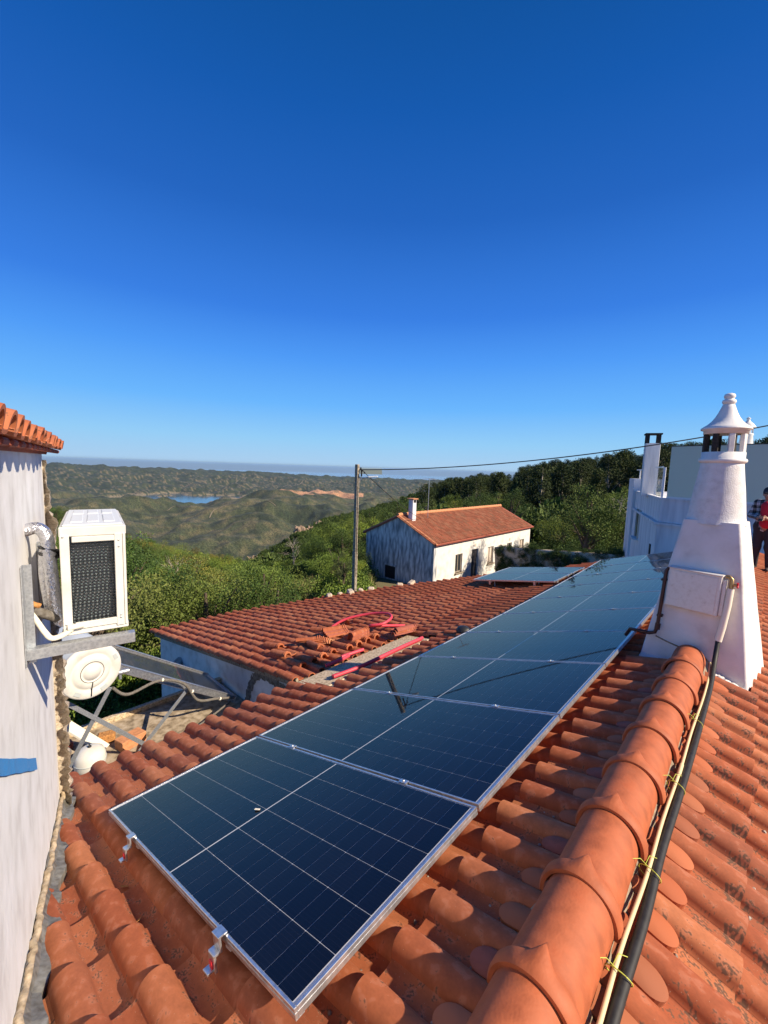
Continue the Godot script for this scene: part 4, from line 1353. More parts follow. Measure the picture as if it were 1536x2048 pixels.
# ------------------------------------------------------------------ terrace and solar water heater
func build_terrace() -> void:
	var t := MB.new()
	t.box(at(-5.92, -4.30, -1.75), Vector3(2.7, 0.40, 3.42), 0.01)
	setting("terrace", t, M.cement)
	var k := MB.new()
	k.box(at(-7.24, -4.07, -1.75), Vector3(0.09, 0.10, 3.42), 0.01)
	var ko := part(self, "terrace_kerb", k, M.mortar_pale)
	tag(ko, "low pale kerb along the outer edge of the cement terrace", "kerb")
	var lw := MB.new()
	lw.box(at(-8.9, -6.8, -1.6), Vector3(3.2, 1.6, 3.5))
	var lo := part(self, "lower_terrace", lw, M.cement)
	lo.set_meta("kind", "structure")
	# red membrane gutter under the near eave
	var g := MB.new()
	var prev := []
	for i in 46:
		var z := lerpf(-0.65, -3.40, i / 45.0)
		var w := 0.012 * sin(i * 1.1) + rng.randf_range(-0.006, 0.006)
		var row := [Vector3(-4.50, -3.20, z), Vector3(-4.62 + w, -3.36 + w, z), Vector3(-4.74 + w, -3.36 - w, z), Vector3(-4.84 + w, -3.28 + w, z), Vector3(-4.86 + w, -3.34, z)]
		if i > 0:
			for q in 4:
				g.quad(prev[q], row[q], row[q + 1], prev[q + 1])
		prev = row
	var go := part(self, "gutter_membrane", g, M.membrane)
	tag(go, "dark red membrane gutter hanging under the eave above the terrace", "gutter")
	# heater
	var h := thing("solar_water_heater", "white tank solar water heater with flat collector on the terrace", "water heater", Vector3(-6.4, -4.1, -1.6))
	var o: Vector3 = -h.position
	var ax := Basis(Vector3(0, 0, 1), -PI / 2)                  # lathe axis along +x
	var c := Vector3(-5.80, -2.56, -1.16)
	var TT := Transform3D(Basis(Vector3.UP, 0.15), o + c)
	var tank := MB.new()
	tank.lathe([Vector2(0.0, -1.40), Vector2(0.315, -1.40), Vector2(0.326, -1.38), Vector2(0.326, -0.02), Vector2(0.318, 0.0)], 48, Transform3D(Basis(Vector3.UP, 0.15) * ax, o + c))
	part(h, "tank", tank, M.tank_grey)
	var cap := MB.new()
	cap.lathe([Vector2(0.328, -0.03), Vector2(0.332, -0.01), Vector2(0.328, 0.012), Vector2(0.312, 0.022), Vector2(0.235, 0.026), Vector2(0.222, 0.016), Vector2(0.205, 0.016), Vector2(0.195, 0.028), Vector2(0.118, 0.034), Vector2(0.112, 0.030), Vector2(0.098, 0.030), Vector2(0.092, 0.040), Vector2(0.0, 0.046)], 56, Transform3D(Basis(Vector3.UP, 0.15) * ax, o + c))
	part(h, "end_cap", cap, M.enamel)
	var ring := MB.new()
	var rp := []
	for i in 41:
		var a := TAU * i / 40.0
		rp.append(TT * Vector3(0.034, cos(a) * 0.125, sin(a) * 0.125))
	ring.tube(rp, 0.0035, 6, false)
	ring.tube([TT * Vector3(0.036, -0.125, 0.0), TT * Vector3(0.034, -0.20, 0.012), TT * Vector3(0.03, -0.30, 0.02)], 0.006, 6)
	part(h, "seal_wire", ring, M.black)
	for q in [[-0.16, -0.22], [0.12, -0.24], [0.26, 0.10]]:
		part(h, "rating_plate", MB.new().box(Transform3D(Basis(Vector3.UP, 0.15) * Basis(Vector3(1, 0, 0), atan2(q[1], q[0]) + PI / 2), TT * Vector3(0.0275, q[1], -q[0])), Vector3(0.003, 0.045, 0.075)), M.label_grey)
	var dot := MB.new()
	dot.lathe([Vector2(0, 0.0), Vector2(0.030, 0.0), Vector2(0.030, 0.004), Vector2(0.0, 0.005)], 10, Transform3D(Basis(Vector3(1, 0, 0), -0.7), TT * Vector3(-0.22, 0.24, 0.205)))
	part(h, "red_cap", dot, M.red)
	# collector
	var top := Vector3(-6.2, -2.80, -1.55); var bot := Vector3(-6.2, -3.93, -3.22)
	var cd := (bot - top).normalized()
	var cn := Vector3(1, 0, 0).cross(cd).normalized()
	if cn.y < 0: cn = -cn
	var CB := Basis(Vector3(1, 0, 0), cn, Vector3(1, 0, 0).cross(cn))
	var cc := (top + bot) * 0.5 + Vector3(-0.55, 0, 0)
	var fr := MB.new()
	var CL := top.distance_to(bot)
	for s in [-1.0, 1.0]:
		fr.box(Transform3D(CB, o + cc + Vector3(s * 0.53, 0, 0)), Vector3(0.03, 0.11, CL), 0.004)
		fr.box(Transform3D(CB, o + cc + cd * s * (CL / 2 - 0.015)), Vector3(1.03, 0.09, 0.03), 0.004)
		fr.box(Transform3D(CB, o + cc + Vector3(s * 0.53, 0, 0) + cn * 0.05), Vector3(0.05, 0.012, CL), 0.003)
	fr.box(Transform3D(CB, o + cc - cn * 0.035), Vector3(1.03, 0.012, CL - 0.03))
	part(h, "collector_frame", fr, M.alu)
	part(h, "absorber", MB.new().box(Transform3D(CB, o + cc + cn * 0.005), Vector3(1.02, 0.01, CL - 0.06)), M.black)
	var gl := MB.new()
	var e1 := Vector3(0.515, 0, 0); var e2 := cd * (CL / 2 - 0.03); var gc := o + cc + cn * 0.040
	gl.quad(gc - e1 - e2, gc - e1 + e2, gc + e1 + e2, gc + e1 - e2)
	part(h, "collector_glass", gl, M.pv_glass)
	for q in [[Vector3(-5.98, -2.80, -0.80), Vector3(-5.90, -4.10, -1.97)], [Vector3(-5.94, -2.90, -1.38), Vector3(-6.02, -4.10, -0.78)], [Vector3(-6.16, -3.40, -2.45), Vector3(-6.16, -4.09, -1.75)]]:
		part(h, "stand_bar", MB.new().bar(o + q[0], o + q[1], 0.052, 0.008, 0.001, Vector3(1, 0, 0)), M.galv)
	var ho := MB.new()
	ho.tube(smooth_path([o + Vector3(-6.0, -2.95, -1.42), o + Vector3(-6.02, -3.12, -1.6), o + Vector3(-6.08, -3.10, -2.0), o + Vector3(-6.10, -3.28, -2.35), o + Vector3(-6.10, -3.62, -2.55), o + Vector3(-6.10, -3.72, -2.85), o + Vector3(-6.12, -3.83, -3.15)], 6), 0.020, 10)
	ho.tube(smooth_path([o + Vector3(-6.02, -4.05, -1.9), o + Vector3(-6.05, -4.06, -2.3), o + Vector3(-6.10, -4.0, -2.7), o + Vector3(-6.14, -3.88, -3.1)], 5), 0.016, 8)
	part(h, "hose", ho, M.grey_foam)
	part(h, "valve", MB.new().tube([o + Vector3(-6.04, -2.78, -1.45), o + Vector3(-6.04, -2.80, -1.62)], 0.035, 10).tube([o + Vector3(-6.04, -2.70, -1.52), o + Vector3(-6.04, -2.88, -1.52)], 0.02, 8), M.galv)
	for q in [Vector3(-6.09, -3.11, -2.05), Vector3(-6.10, -3.45, -2.47), Vector3(-6.10, -3.74, -2.9)]:
		part(h, "hose_clip", MB.new().tube([o + q - cd * 0.012, o + q + cd * 0.012], 0.027, 10), M.cream_plastic)
	# white vessel on the floor
	var v := thing("expansion_vessel", "round white pressure vessel standing on the terrace under the tank", "vessel", Vector3(-6.22, -4.1, -1.19))
	part(v, "lower_half", MB.new().lathe([Vector2(0.0, 0.01), Vector2(0.12, 0.012), Vector2(0.165, 0.05), Vector2(0.178, 0.10), Vector2(0.180, 0.152)], 36), M.enamel)
	part(v, "rim", MB.new().lathe([Vector2(0.180, 0.150), Vector2(0.185, 0.153), Vector2(0.185, 0.160), Vector2(0.180, 0.163)], 36), M.label_grey)
	part(v, "upper_half", MB.new().lathe([Vector2(0.180, 0.161), Vector2(0.176, 0.22), Vector2(0.155, 0.275), Vector2(0.10, 0.315), Vector2(0.035, 0.33), Vector2(0.0, 0.331)], 36), M.enamel)
	part(v, "valve_stem", MB.new().lathe([Vector2(0.022, 0.325), Vector2(0.022, 0.345), Vector2(0.010, 0.348), Vector2(0.010, 0.37), Vector2(0, 0.37)], 12), M.black)
	# bricks and tile scraps
	var br := thing("hollow_brick", "orange hollow clay brick lying on the cement terrace", "brick", Vector3(-6.42, -4.10, -1.72))
	br.rotation.y = 0.25
	part(br, "block", MB.new().box(at(0, 0.075, 0), Vector3(0.20, 0.15, 0.34), 0.006), M.clay_new)
	var ribs := MB.new()
	for i in 5:
		ribs.box(at(0.102, 0.025 + 0.025 * i, 0), Vector3(0.006, 0.012, 0.335))
	part(br, "ribs", ribs, M.clay_new)
	var bs := thing("brick_stub", "broken yellowish brick piece beside the crossing stand bars", "brick", Vector3(-6.75, -4.10, -1.50))
	part(bs, "block", MB.new().box(Transform3D(Basis(Vector3.UP, -0.3), Vector3(0, 0.06, 0)), Vector3(0.15, 0.12, 0.22), 0.015), M.orange_mud)
	var pl := part(self, "white_plank", MB.new().bar(Vector3(-6.85, -3.62, -1.0), Vector3(-6.45, -4.03, -1.42), 0.16, 0.035, 0.004), M.cream_plastic)
	tag(pl, "short white plank leaning behind the stand of the water heater", "plank")
	var ti := part(self, "spare_tile", tile_loose, M.clay_new, Transform3D(Basis(Vector3(-0.2, 0, -1).normalized(), Vector3.UP, Vector3(1, 0, -0.2).normalized()), Vector3(-8.7, -4.47, -2.95)))
	tag(ti, "orange spare roof tile lying beyond the collector by the white wall", "roof tile")
	var fp := part(self, "flue_pipe", MB.new().tube([Vector3(-8.95, -4.45, -3.10), Vector3(-9.15, -4.36, -3.46)], 0.09, 20), M.galv)
	tag(fp, "short galvanised pipe stub sticking out of the white wall", "pipe")
	for i in 9:
		var s := MB.new()
		s.box(Transform3D(Basis(Vector3(rng.randf(), 1, rng.randf()).normalized(), rng.randf() * 6.0)), Vector3(0.13, 0.06, 0.10) * rng.randf_range(0.6, 1.4), 0.015)
		var ro := part(self, "rubble_piece", s, [M.stone, M.clay_old, M.mortar][i % 3], at(-6.5 - 0.45 * rng.randf(), -4.07, -0.75 - 0.5 * rng.randf()))
		tag(ro, "broken lump of %s on the shaded terrace by the tall wall" % ["grey stone", "red tile", "crumbly mortar"][i % 3], "rubble", "%s rubble on the terrace" % ["stone", "tile", "mortar"][i % 3])

# ------------------------------------------------------------------ tiles and conduit left on the lower roof
func build_loose() -> void:
	var B := Basis(D2, N2, D2.cross(N2))
	var put := func(x: float, z: float, lift: float, yaw: float, roll: float, m: Material, which := "") -> void:
		var w := (-4.45 - x) / cos(S2)
		var b := B * Basis(Vector3(0, 1, 0), yaw) * Basis(Vector3(1, 0, 0), roll)
		var o := part(self, "loose_tile", tile_loose, m, Transform3D(b, r2(w, z, 0.065 + lift)))
		tag(o, "roof tile " + which, "roof tile", "loose tiles " + which)
	# heads shown towards the bare strip
	for k in 4:
		put.call(-4.95 - 0.02 * k, -3.62 - 0.2225 * k * 0.98, 0.012, 0.02 * k, 0.0, TILE[k % 6], "with bare ribbed head where the strip meets the lean-to verge")
	put.call(-5.55, -3.75, 0.03, 0.05, 0.0, TILE[2], "lying loose alone two courses in from the verge")
	put.call(-6.10, -3.98, 0.03, 0.10, 0.08, TILE[0], "lying askew by itself, farthest from the bare strip")
	for k in 3:
		put.call(-5.35 + 0.02 * k, -4.25, 0.02 + 0.035 * k, -0.25 + 0.05 * k, 0.25 * k, TILE[3 + k % 3], "in the small toppled heap of three")
	for k in 4:
		put.call(-5.45 - 0.05 * k, -4.62 + 0.03 * k, 0.02 + 0.030 * k, 0.5 + 0.1 * k, 0.1 * k, [M.clay_new, TILE[2], TILE[4], TILE[1]][k], "in the slanting heap topped by pale orange ones")
	for k in 4:
		put.call(-4.92, -4.55 - 0.2225 * k, 0.015, 0.03 * k - 0.04, 0.0, TILE[(k + 1) % 6], "with bare ribbed head along the middle of the strip")
	for k in 6:
		put.call(-5.05 + 0.01 * k, -5.25 + 0.012 * k, 0.02 + 0.030 * k, 1.45 + 0.04 * k, 0.0, [M.clay_old, TILE[3]][k % 2], "in the neat stack of six beside the pink loop")
	for k in 5:
		put.call(-5.62, -5.25 + 0.02 * k, 0.02 + 0.030 * k, 1.30 - 0.05 * k, 0.0, [TILE[1], M.clay_old][k % 2], "in the stack of five under the pink loop")
	for k in 3:
		put.call(-6.2, -5.15 - 0.25 * k, 0.02 + 0.02 * k, 0.2 - 0.15 * k, 0.3, TILE[k], "lying tilted beyond the stacks")
	for k in 3:
		put.call(-4.42, -5.78 - 0.03 * k, 0.06 + 0.033 * k, 1.2 + 0.05 * k, 0.0, [M.clay_old, TILE[3], M.clay_old][k], "in the low dark stack at the far end of the strip")
	# a leaning pair near the panels
	# pink conduit
	var tube := func(label: String, pts: Array, r := 0.026) -> void:
		var o := part(self, "pink_conduit", MB.new().tube(smooth_path(pts, 6), r, 12), M.pink)
		tag(o, label, "conduit")
	var q := func(x: float, z: float, h: float) -> Vector3: return r2((-4.45 - x) / cos(S2), z, 0.06 + h)
	tube.call("pink corrugated conduit looped over the pile of tiles on the lower roof", [q.call(-6.25, -5.35, 0.05), q.call(-6.10, -5.62, 0.16), q.call(-5.75, -5.95, 0.22), q.call(-5.35, -6.05, 0.24), q.call(-5.1, -5.9, 0.22), q.call(-5.05, -5.6, 0.18), q.call(-5.25, -5.45, 0.16), q.call(-5.2, -5.7, 0.10), q.call(-4.95, -6.1, 0.03)])
	tube.call("pink conduit end lying on the bare strip near the lean-to verge", [q.call(-4.62, -3.85, 0.03), q.call(-4.58, -4.10, 0.045), q.call(-4.62, -4.32, 0.04)], 0.027)
	tube.call("pink conduit lying against the tile heads beside the bare strip", [q.call(-4.66, -4.20, 0.05), q.call(-4.62, -4.42, 0.055), q.call(-4.60, -4.62, 0.05)], 0.027)
	tube.call("pink conduit pair running along the bare strip into the shade, outer one", [q.call(-4.20, -3.62, 0.03), q.call(-4.10, -3.95, 0.045), q.call(-4.06, -4.35, 0.05), q.call(-4.08, -4.85, 0.05), q.call(-4.10, -5.5, 0.04)], 0.027)
	tube.call("pink conduit pair running along the bare strip into the shade, inner one", [q.call(-4.12, -3.58, 0.06), q.call(-4.01, -3.95, 0.085), q.call(-3.98, -4.35, 0.10), q.call(-4.0, -4.85, 0.10), q.call(-4.02, -5.45, 0.09)], 0.027)
	var bag := MB.new()
	bag.lathe([Vector2(0.0, 0.0), Vector2(0.10, 0.0), Vector2(0.13, 0.05), Vector2(0.09, 0.11), Vector2(0.02, 0.13), Vector2(0, 0.13)], 9)
	var bo := part(self, "black_bag", bag, M.black, Transform3D(Basis(), r1(4.05, -5.72, 0.055)))
	tag(bo, "small black bag on the tiles at the lower edge of the panels", "bag")
	# dry leaves on the tiles by the wall
	for s in [[3.02, -0.595, 0.5], [3.34, -0.37, 1.4], [4.55, -0.80, 0.2], [2.66, -0.56, 2.0], [3.63, -0.36, 0.9]]:
		var lf := MB.new()
		var cc := [Vector3(-0.03, 0.006, 0), Vector3(-0.005, 0.001, 0.014), Vector3(0.03, 0.010, 0.002), Vector3(0.0, 0.012, -0.015)]
		lf.tri(cc[0], cc[1], cc[3]); lf.tri(cc[1], cc[2], cc[3])
		for p in 4:
			lf.quad(cc[p], cc[(p + 1) % 4], cc[(p + 1) % 4] - Vector3(0, 0.0015, 0), cc[p] - Vector3(0, 0.0015, 0))
		var lo := part(self, "dry_leaf", lf, M.orange_mud, Transform3D(Basis(D1, N1, D1.cross(N1)).rotated(N1, s[2]), r1(s[0], s[1], 0.012)))
		tag(lo, "curled dry brown leaf lying on the roof tiles near the tall wall", "leaf", "dry leaves on the tiles")

# ------------------------------------------------------------------ neighbouring buildings
func build_neighbour() -> void:
	var x0 := -23.0; var x1 := -16.4; var z0 := -23.0; var z1 := -38.6
	var eave := -5.05; var apex := -3.52; var xr := -19.7; var g := -9.2
	var h := thing("farmhouse", "long whitewashed farmhouse with orange tiled gable roof and shaded end wall", "house", Vector3(xr, g, -30.8))
	var o: Vector3 = -h.position
	var gab := PackedVector2Array([Vector2(x0, g), Vector2(x1, g), Vector2(x1, eave), Vector2(xr, apex), Vector2(x0, eave)])
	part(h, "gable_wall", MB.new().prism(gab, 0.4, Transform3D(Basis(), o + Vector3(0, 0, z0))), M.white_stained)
	part(h, "gable_wall", MB.new().prism(gab, 0.4, Transform3D(Basis(), o + Vector3(0, 0, z1 + 0.4))), M.white_house)
	# lit long wall with real openings: [centre z, bottom, top, width, kind]
	var ops := [[-24.75, -8.15, -6.05, 0.35, "vent"], [-26.2, -7.55, -6.15, 0.95, "window"], [-28.5, -9.0, -6.05, 1.0, "door"], [-31.0, -7.55, -6.15, 1.0, "shuttered"], [-34.4, -7.45, -6.2, 0.9, "window"], [-36.9, -7.45, -6.15, 0.9, "shuttered"]]
	ops.remove_at(0)
	var lw := MB.new()
	var zc := z0 - 0.4
	for p in ops:
		var a: float = p[0] + p[3] / 2; var b: float = p[0] - p[3] / 2
		lw.box(Transform3D(Basis(), o + Vector3(x1 - 0.2, (g + eave) / 2, (zc + a) / 2)), Vector3(0.4, eave - g, zc - a))
		lw.box(Transform3D(Basis(), o + Vector3(x1 - 0.2, (g + p[1]) / 2, p[0])), Vector3(0.4, p[1] - g, p[3]))
		lw.box(Transform3D(Basis(), o + Vector3(x1 - 0.2, (eave + p[2]) / 2, p[0])), Vector3(0.4, eave - p[2], p[3]))
		zc = b
	lw.box(Transform3D(Basis(), o + Vector3(x1 - 0.2, (g + eave) / 2, (zc + z1 + 0.4) / 2)), Vector3(0.4, eave - g, zc - z1 - 0.4))
	part(h, "front_wall", lw, M.white_house)
	part(h, "back_wall", MB.new().box(Transform3D(Basis(), o + Vector3(x0 + 0.2, (g + eave) / 2, (z0 + z1) / 2)), Vector3(0.4, eave - g, z0 - z1 - 0.8)), M.white_house)
	for p in ops:
		var hh: float = p[2] - p[1]
		var c: Vector3 = o + Vector3(x1 - 0.16, (p[1] + p[2]) / 2, p[0])
		if p[4] == "door":
			var d := part(h, "door", MB.new().box(Transform3D(Basis(), c), Vector3(0.06, hh, p[3])), M.door_dark)
			part(d, "handle", MB.new().box(Transform3D(Basis(), c + Vector3(0.05, 0, 0.35)), Vector3(0.05, 0.12, 0.03)), M.brass)
		else:
			var w := part(h, "window", MB.new().box(Transform3D(Basis(), c), Vector3(0.03, hh, p[3])), M.window_dark if p[4] == "window" else M.frame_pale)
			var f := MB.new()
			f.box(Transform3D(Basis(), c + Vector3(0.03, 0, p[3] / 2 - 0.04)), Vector3(0.07, hh, 0.08))
			f.box(Transform3D(Basis(), c + Vector3(0.03, 0, -p[3] / 2 + 0.04)), Vector3(0.07, hh, 0.08))
			f.box(Transform3D(Basis(), c + Vector3(0.03, hh / 2 - 0.04, 0)), Vector3(0.07, 0.08, p[3] - 0.16))
			f.box(Transform3D(Basis(), c + Vector3(0.03, -hh / 2 + 0.04, 0)), Vector3(0.07, 0.08, p[3] - 0.16))
			f.box(Transform3D(Basis(), c + Vector3(0.03, 0, 0)), Vector3(0.06, hh - 0.16, 0.06))
			part(w, "frame", f, M.shutter)
			part(w, "sill", MB.new().box(Transform3D(Basis(), c + Vector3(0.18, -hh / 2 - 0.03, 0)), Vector3(0.30, 0.06, p[3] + 0.12), 0.01), M.mortar)
		if p[4] == "door" or p[0] < -34.0 and p[0] > -36.0:
			part(h, "vent", MB.new().box(Transform3D(Basis(), o + Vector3(x1 + 0.005, p[2] + 0.32, p[0])), Vector3(0.03, 0.24, 0.24)), M.frame_pale)
	var wn := part(h, "window", MB.new().box(Transform3D(Basis(), o + Vector3(-20.35, -7.75, z0 + 0.004)), Vector3(1.05, 0.95, 0.02)), M.hole)
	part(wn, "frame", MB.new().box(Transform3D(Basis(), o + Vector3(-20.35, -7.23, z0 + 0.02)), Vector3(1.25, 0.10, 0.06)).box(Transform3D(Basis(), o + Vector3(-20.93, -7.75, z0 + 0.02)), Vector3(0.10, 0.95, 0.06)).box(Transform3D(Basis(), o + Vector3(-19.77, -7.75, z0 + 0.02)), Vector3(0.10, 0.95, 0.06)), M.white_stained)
	# roof
	var roof := Node3D.new(); roof.name = "roof"; h.add_child(roof)
	var deck := MB.new()
	var sd := (Vector3(x1 + 0.3, 0, 0) - Vector3(xr, 0, 0)).length()
	var rise := apex - eave
	for s in [1.0, -1.0]:
		var run := (x1 - xr) if s > 0 else (xr - x0)
		var dd := Vector3(s * run, -rise, 0).normalized()
		var nn := Vector3(s * rise, run, 0).normalized()
		var len := Vector2(run, rise).length() + 0.30
		deck.box(Transform3D(Basis(dd, nn, dd.cross(nn)), o + Vector3(xr, apex + 0.06, (z0 + z1) / 2) + dd * len * 0.5), Vector3(len, 0.10, z0 - z1 + 0.3))
		var xf := []
		for c in 72:
			for j in 10:
				var low := 0.12 + 0.375 * (j + 1)
				if low > len + 0.15: continue
				xf.append(tile_xf(o + Vector3(xr, apex + 0.125, z0 + 0.1 - 0.2175 * c) + dd * (low - 0.43), dd, nn))
		mass(roof, "roof_tiles", tile_low, TILE_FAR, xf, func() -> Color:
			var k := rng.randf_range(0.72, 1.18)
			var w := rng.randf()
			return Color(0.36 * k, lerpf(0.115, 0.165, w) * k, lerpf(0.060, 0.092, w) * k))
	part(roof, "deck", deck, M.clay_old)
	var rd := MB.new()
	for i in 38:
		rd.tube([o + Vector3(xr, apex + 0.16, z0 + 0.1 - i * 0.415), o + Vector3(xr, apex + 0.18, z0 + 0.1 - i * 0.415 - 0.45)], [0.13, 0.145], 10)
	part(roof, "ridge_tiles", rd, M.clay_new).set_meta("kind", "stuff")
	var vg := MB.new()
	vg.bar(o + Vector3(xr, apex + 0.13, z0 + 0.06), o + Vector3(x1 + 0.27, eave - 0.01, z0 + 0.06), 0.16, 0.10, 0.02)
	vg.bar(o + Vector3(xr, apex + 0.13, z0 + 0.06), o + Vector3(x0 - 0.27, eave - 0.01, z0 + 0.06), 0.16, 0.10, 0.02)
	part(roof, "verge", vg, M.clay_new)
	# chimney
	var ch := part(h, "chimney", MB.new().box(Transform3D(Basis(), o + Vector3(-19.05, -3.05, -23.75)), Vector3(0.42, 1.7, 0.42), 0.02), M.white_streaked)
	part(ch, "flue_opening", MB.new().box(Transform3D(Basis(), o + Vector3(-19.05, -2.33, -23.75)), Vector3(0.44, 0.18, 0.28)), M.hole)
	part(ch, "cap", MB.new().box(Transform3D(Basis(), o + Vector3(-19.05, -2.15, -23.75)), Vector3(0.60, 0.07, 0.60), 0.01), M.clay_new)
	# aerial
	var an := thing("tv_aerial", "thin television aerial on a mast above the farmhouse roof", "aerial", Vector3(-19.0, -3.9, -25.6))
	var am := MB.new()
	am.tube([Vector3(0, 0.2, 0), Vector3(0, 3.25, 0)], 0.025, 6)
	part(an, "mast", am, M.galv)
	var ab := MB.new()
	ab.tube([Vector3(-0.5, 3.2, 0), Vector3(0.5, 3.25, 0)], 0.016, 5)
	for i in 7:
		ab.tube([Vector3(-0.45 + i * 0.15, 3.2, -0.3), Vector3(-0.45 + i * 0.15, 3.2, 0.3)], 0.010, 5)
	part(an, "array", ab, M.galv)

func build_white_building() -> void:
	var A := Vector3(-2.78, 0, -17.3)
	var Bp := Vector3(-5.26, 0, -25.1)
	var C := Vector3(4.5, 0, -14.97)
	var E := Vector3(7.5, 0, -24.0)
	var h := thing("white_building", "white building with roof terrace behind frosted and clear glass screens", "building", Vector3(0.5, -7.0, -20.5))
	var o: Vector3 = -h.position
	var poly := func(ins: float) -> PackedVector2Array:
		var c := (A + Bp + C + E) / 4.0
		var r := PackedVector2Array()
		for p in [A, C, E, Bp]:
			var q: Vector3 = p + (c - p).normalized() * ins
			r.append(Vector2(q.x, -q.z))
		return r
	var flat := Basis(Vector3(1, 0, 0), Vector3(0, 0, -1), Vector3(0, 1, 0))    # polygon xy -> world x,-z, pushed down
	part(h, "wall", MB.new().prism(poly.call(0.0), 5.6, Transform3D(flat, o + Vector3(0, -1.66, 0))), M.white_streaked)
	part(h, "ledge", MB.new().prism(poly.call(-0.10), 0.09, Transform3D(flat, o + Vector3(0, -1.57, 0))), M.white_streaked)
	part(h, "parapet", MB.new().prism(poly.call(0.05), 0.80, Transform3D(flat, o + Vector3(0, -0.76, 0))), M.white_streaked)
	part(h, "coping", MB.new().prism(poly.call(0.0), 0.06, Transform3D(flat, o + Vector3(0, -0.70, 0))), M.white_streaked)
	var ab := (Bp - A).normalized(); var ac := (C - A).normalized()
	var nl := Vector3(ab.z, 0, -ab.x)
	if nl.x > 0: nl = -nl
	var nf := Vector3(-ac.z, 0, ac.x)
	if nf.z < 0: nf = -nf
	# tall block at the back left
	var bl := Bp - ab * 1.15
	part(h, "stair_block", MB.new().bar(o + bl + Vector3(0, -3.6, 0) - nl * 0.55, o + Bp + ab * 1.0 + Vector3(0, -3.6, 0) - nl * 0.55, 1.3, 7.0), M.white_streaked)
	# window on the left face
	var wc := A + ab * 4.9 + Vector3(0, -2.15, 0)
	var w := part(h, "window", MB.new().bar(o + wc - ab * 0.42 + nl * 0.01, o + wc + ab * 0.42 + nl * 0.01, 0.05, 1.25), M.window_dark)
	var fr := MB.new()
	for s in [-1.0, 1.0]:
		fr.bar(o + wc + ab * s * 0.46 - Vector3(0, 0.66, 0) + nl * 0.02, o + wc + ab * s * 0.46 + Vector3(0, 0.66, 0) + nl * 0.02, 0.08, 0.08)
	part(w, "frame", fr, M.frame_pale)
	part(w, "sill", MB.new().bar(o + wc - ab * 0.6 - Vector3(0, 0.68, 0) + nl * 0.1, o + wc + ab * 0.6 - Vector3(0, 0.68, 0) + nl * 0.1, 0.25, 0.06), M.white_streaked)
	var w2 := A + ab * 0.9 + Vector3(0, -2.75, 0)
	part(h, "vent", MB.new().bar(o + w2 - ab * 0.12 + nl * 0.01, o + w2 + ab * 0.12 + nl * 0.01, 0.04, 0.5), M.hole)
	# glass: clear panel on the left edge, frosted screens along the front
	var g0 := A + ab * 0.15 - nl * 0.05; var g1 := A + ab * 1.75 - nl * 0.05
	part(h, "clear_screen", MB.new().bar(o + g0 + Vector3(0, -0.16, 0), o + g1 + Vector3(0, -0.16, 0), 0.012, 1.04), M.pane)
	part(h, "post", MB.new().bar(o + A - nf * 0.05 - nl * 0.05 + Vector3(0, -0.70, 0), o + A - nf * 0.05 - nl * 0.05 + Vector3(0, 0.36, 0), 0.07, 0.07), M.alu_matt)
	part(h, "rail", MB.new().bar(o + g0 + Vector3(0, 0.38, 0), o + g1 + Vector3(0, 0.38, 0), 0.03, 0.03), M.alu_matt)
	for i in 4:
		var s0 := A + ac * (0.20 + 1.62 * i) - nf * 0.06; var s1 := A + ac * (0.20 + 1.62 * (i + 1) - 0.02) - nf * 0.06
		part(h, "frosted_screen", MB.new().bar(o + s0 + Vector3(0, 0.19, 0), o + s1 + Vector3(0, 0.19, 0), 0.014, 1.76), M.frost)
	part(h, "screen_channel", MB.new().bar(o + A + ac * 0.2 - nf * 0.06 + Vector3(0, -0.68, 0), o + A + ac * 6.7 - nf * 0.06 + Vector3(0, -0.68, 0), 0.05, 0.06), M.alu_matt)
	part(h, "screen_rail", MB.new().bar(o + A + ac * 0.2 - nf * 0.06 + Vector3(0, 1.08, 0), o + A + ac * 6.7 - nf * 0.06 + Vector3(0, 1.08, 0), 0.03, 0.025), M.black)
	# square chimney
	var cp := Vector3(-3.72, 0, -20.4)
	var cb := Basis(Vector3.UP, 0.31)
	var ch := part(h, "square_chimney", MB.new().box(Transform3D(cb, o + cp + Vector3(0, 0.30, 0)), Vector3(0.52, 2.2, 0.46), 0.01), M.white_streaked)
	for s in [[-1, -1], [-1, 1], [1, -1], [1, 1]]:
		part(ch, "flue_post", MB.new().box(Transform3D(cb, o + cp + cb * Vector3(s[0] * 0.20, 1.57, s[1] * 0.17)), Vector3(0.12, 0.36, 0.12)), M.hole)
	part(ch, "cap", MB.new().box(Transform3D(cb, o + cp + Vector3(0, 1.775, 0)), Vector3(0.60, 0.06, 0.54), 0.005), M.hole)
	part(h, "goal_frame", MB.new().bar(o + Vector3(-5.0, 0.35, -24.4), o + Vector3(-4.3, 0.35, -24.2), 0.05, 0.05).bar(o + Vector3(-4.85, 0.35, -24.36), o + Vector3(-4.85, -0.2, -24.36), 0.05, 0.05), M.white_smooth)
	# small round chimney behind
	var rc := thing("round_chimney", "small cream lantern chimney rising behind the frosted screens", "chimney", Vector3(-0.95, -1.0, -25.0))
	part(rc, "shaft", MB.new().lathe([Vector2(0.42, -0.2), Vector2(0.36, 1.6), Vector2(0.27, 2.5), Vector2(0.22, 3.0), Vector2(0.25, 3.04), Vector2(0.22, 3.1)], 20), M.white_smooth)
	for i in 6:
		var a := TAU * i / 6.0
		part(rc, "lantern_post", MB.new().box(Transform3D(Basis(Vector3.UP, -a), Vector3(cos(a) * 0.19, 3.2, sin(a) * 0.19)), Vector3(0.05, 0.22, 0.05)), M.white_smooth)
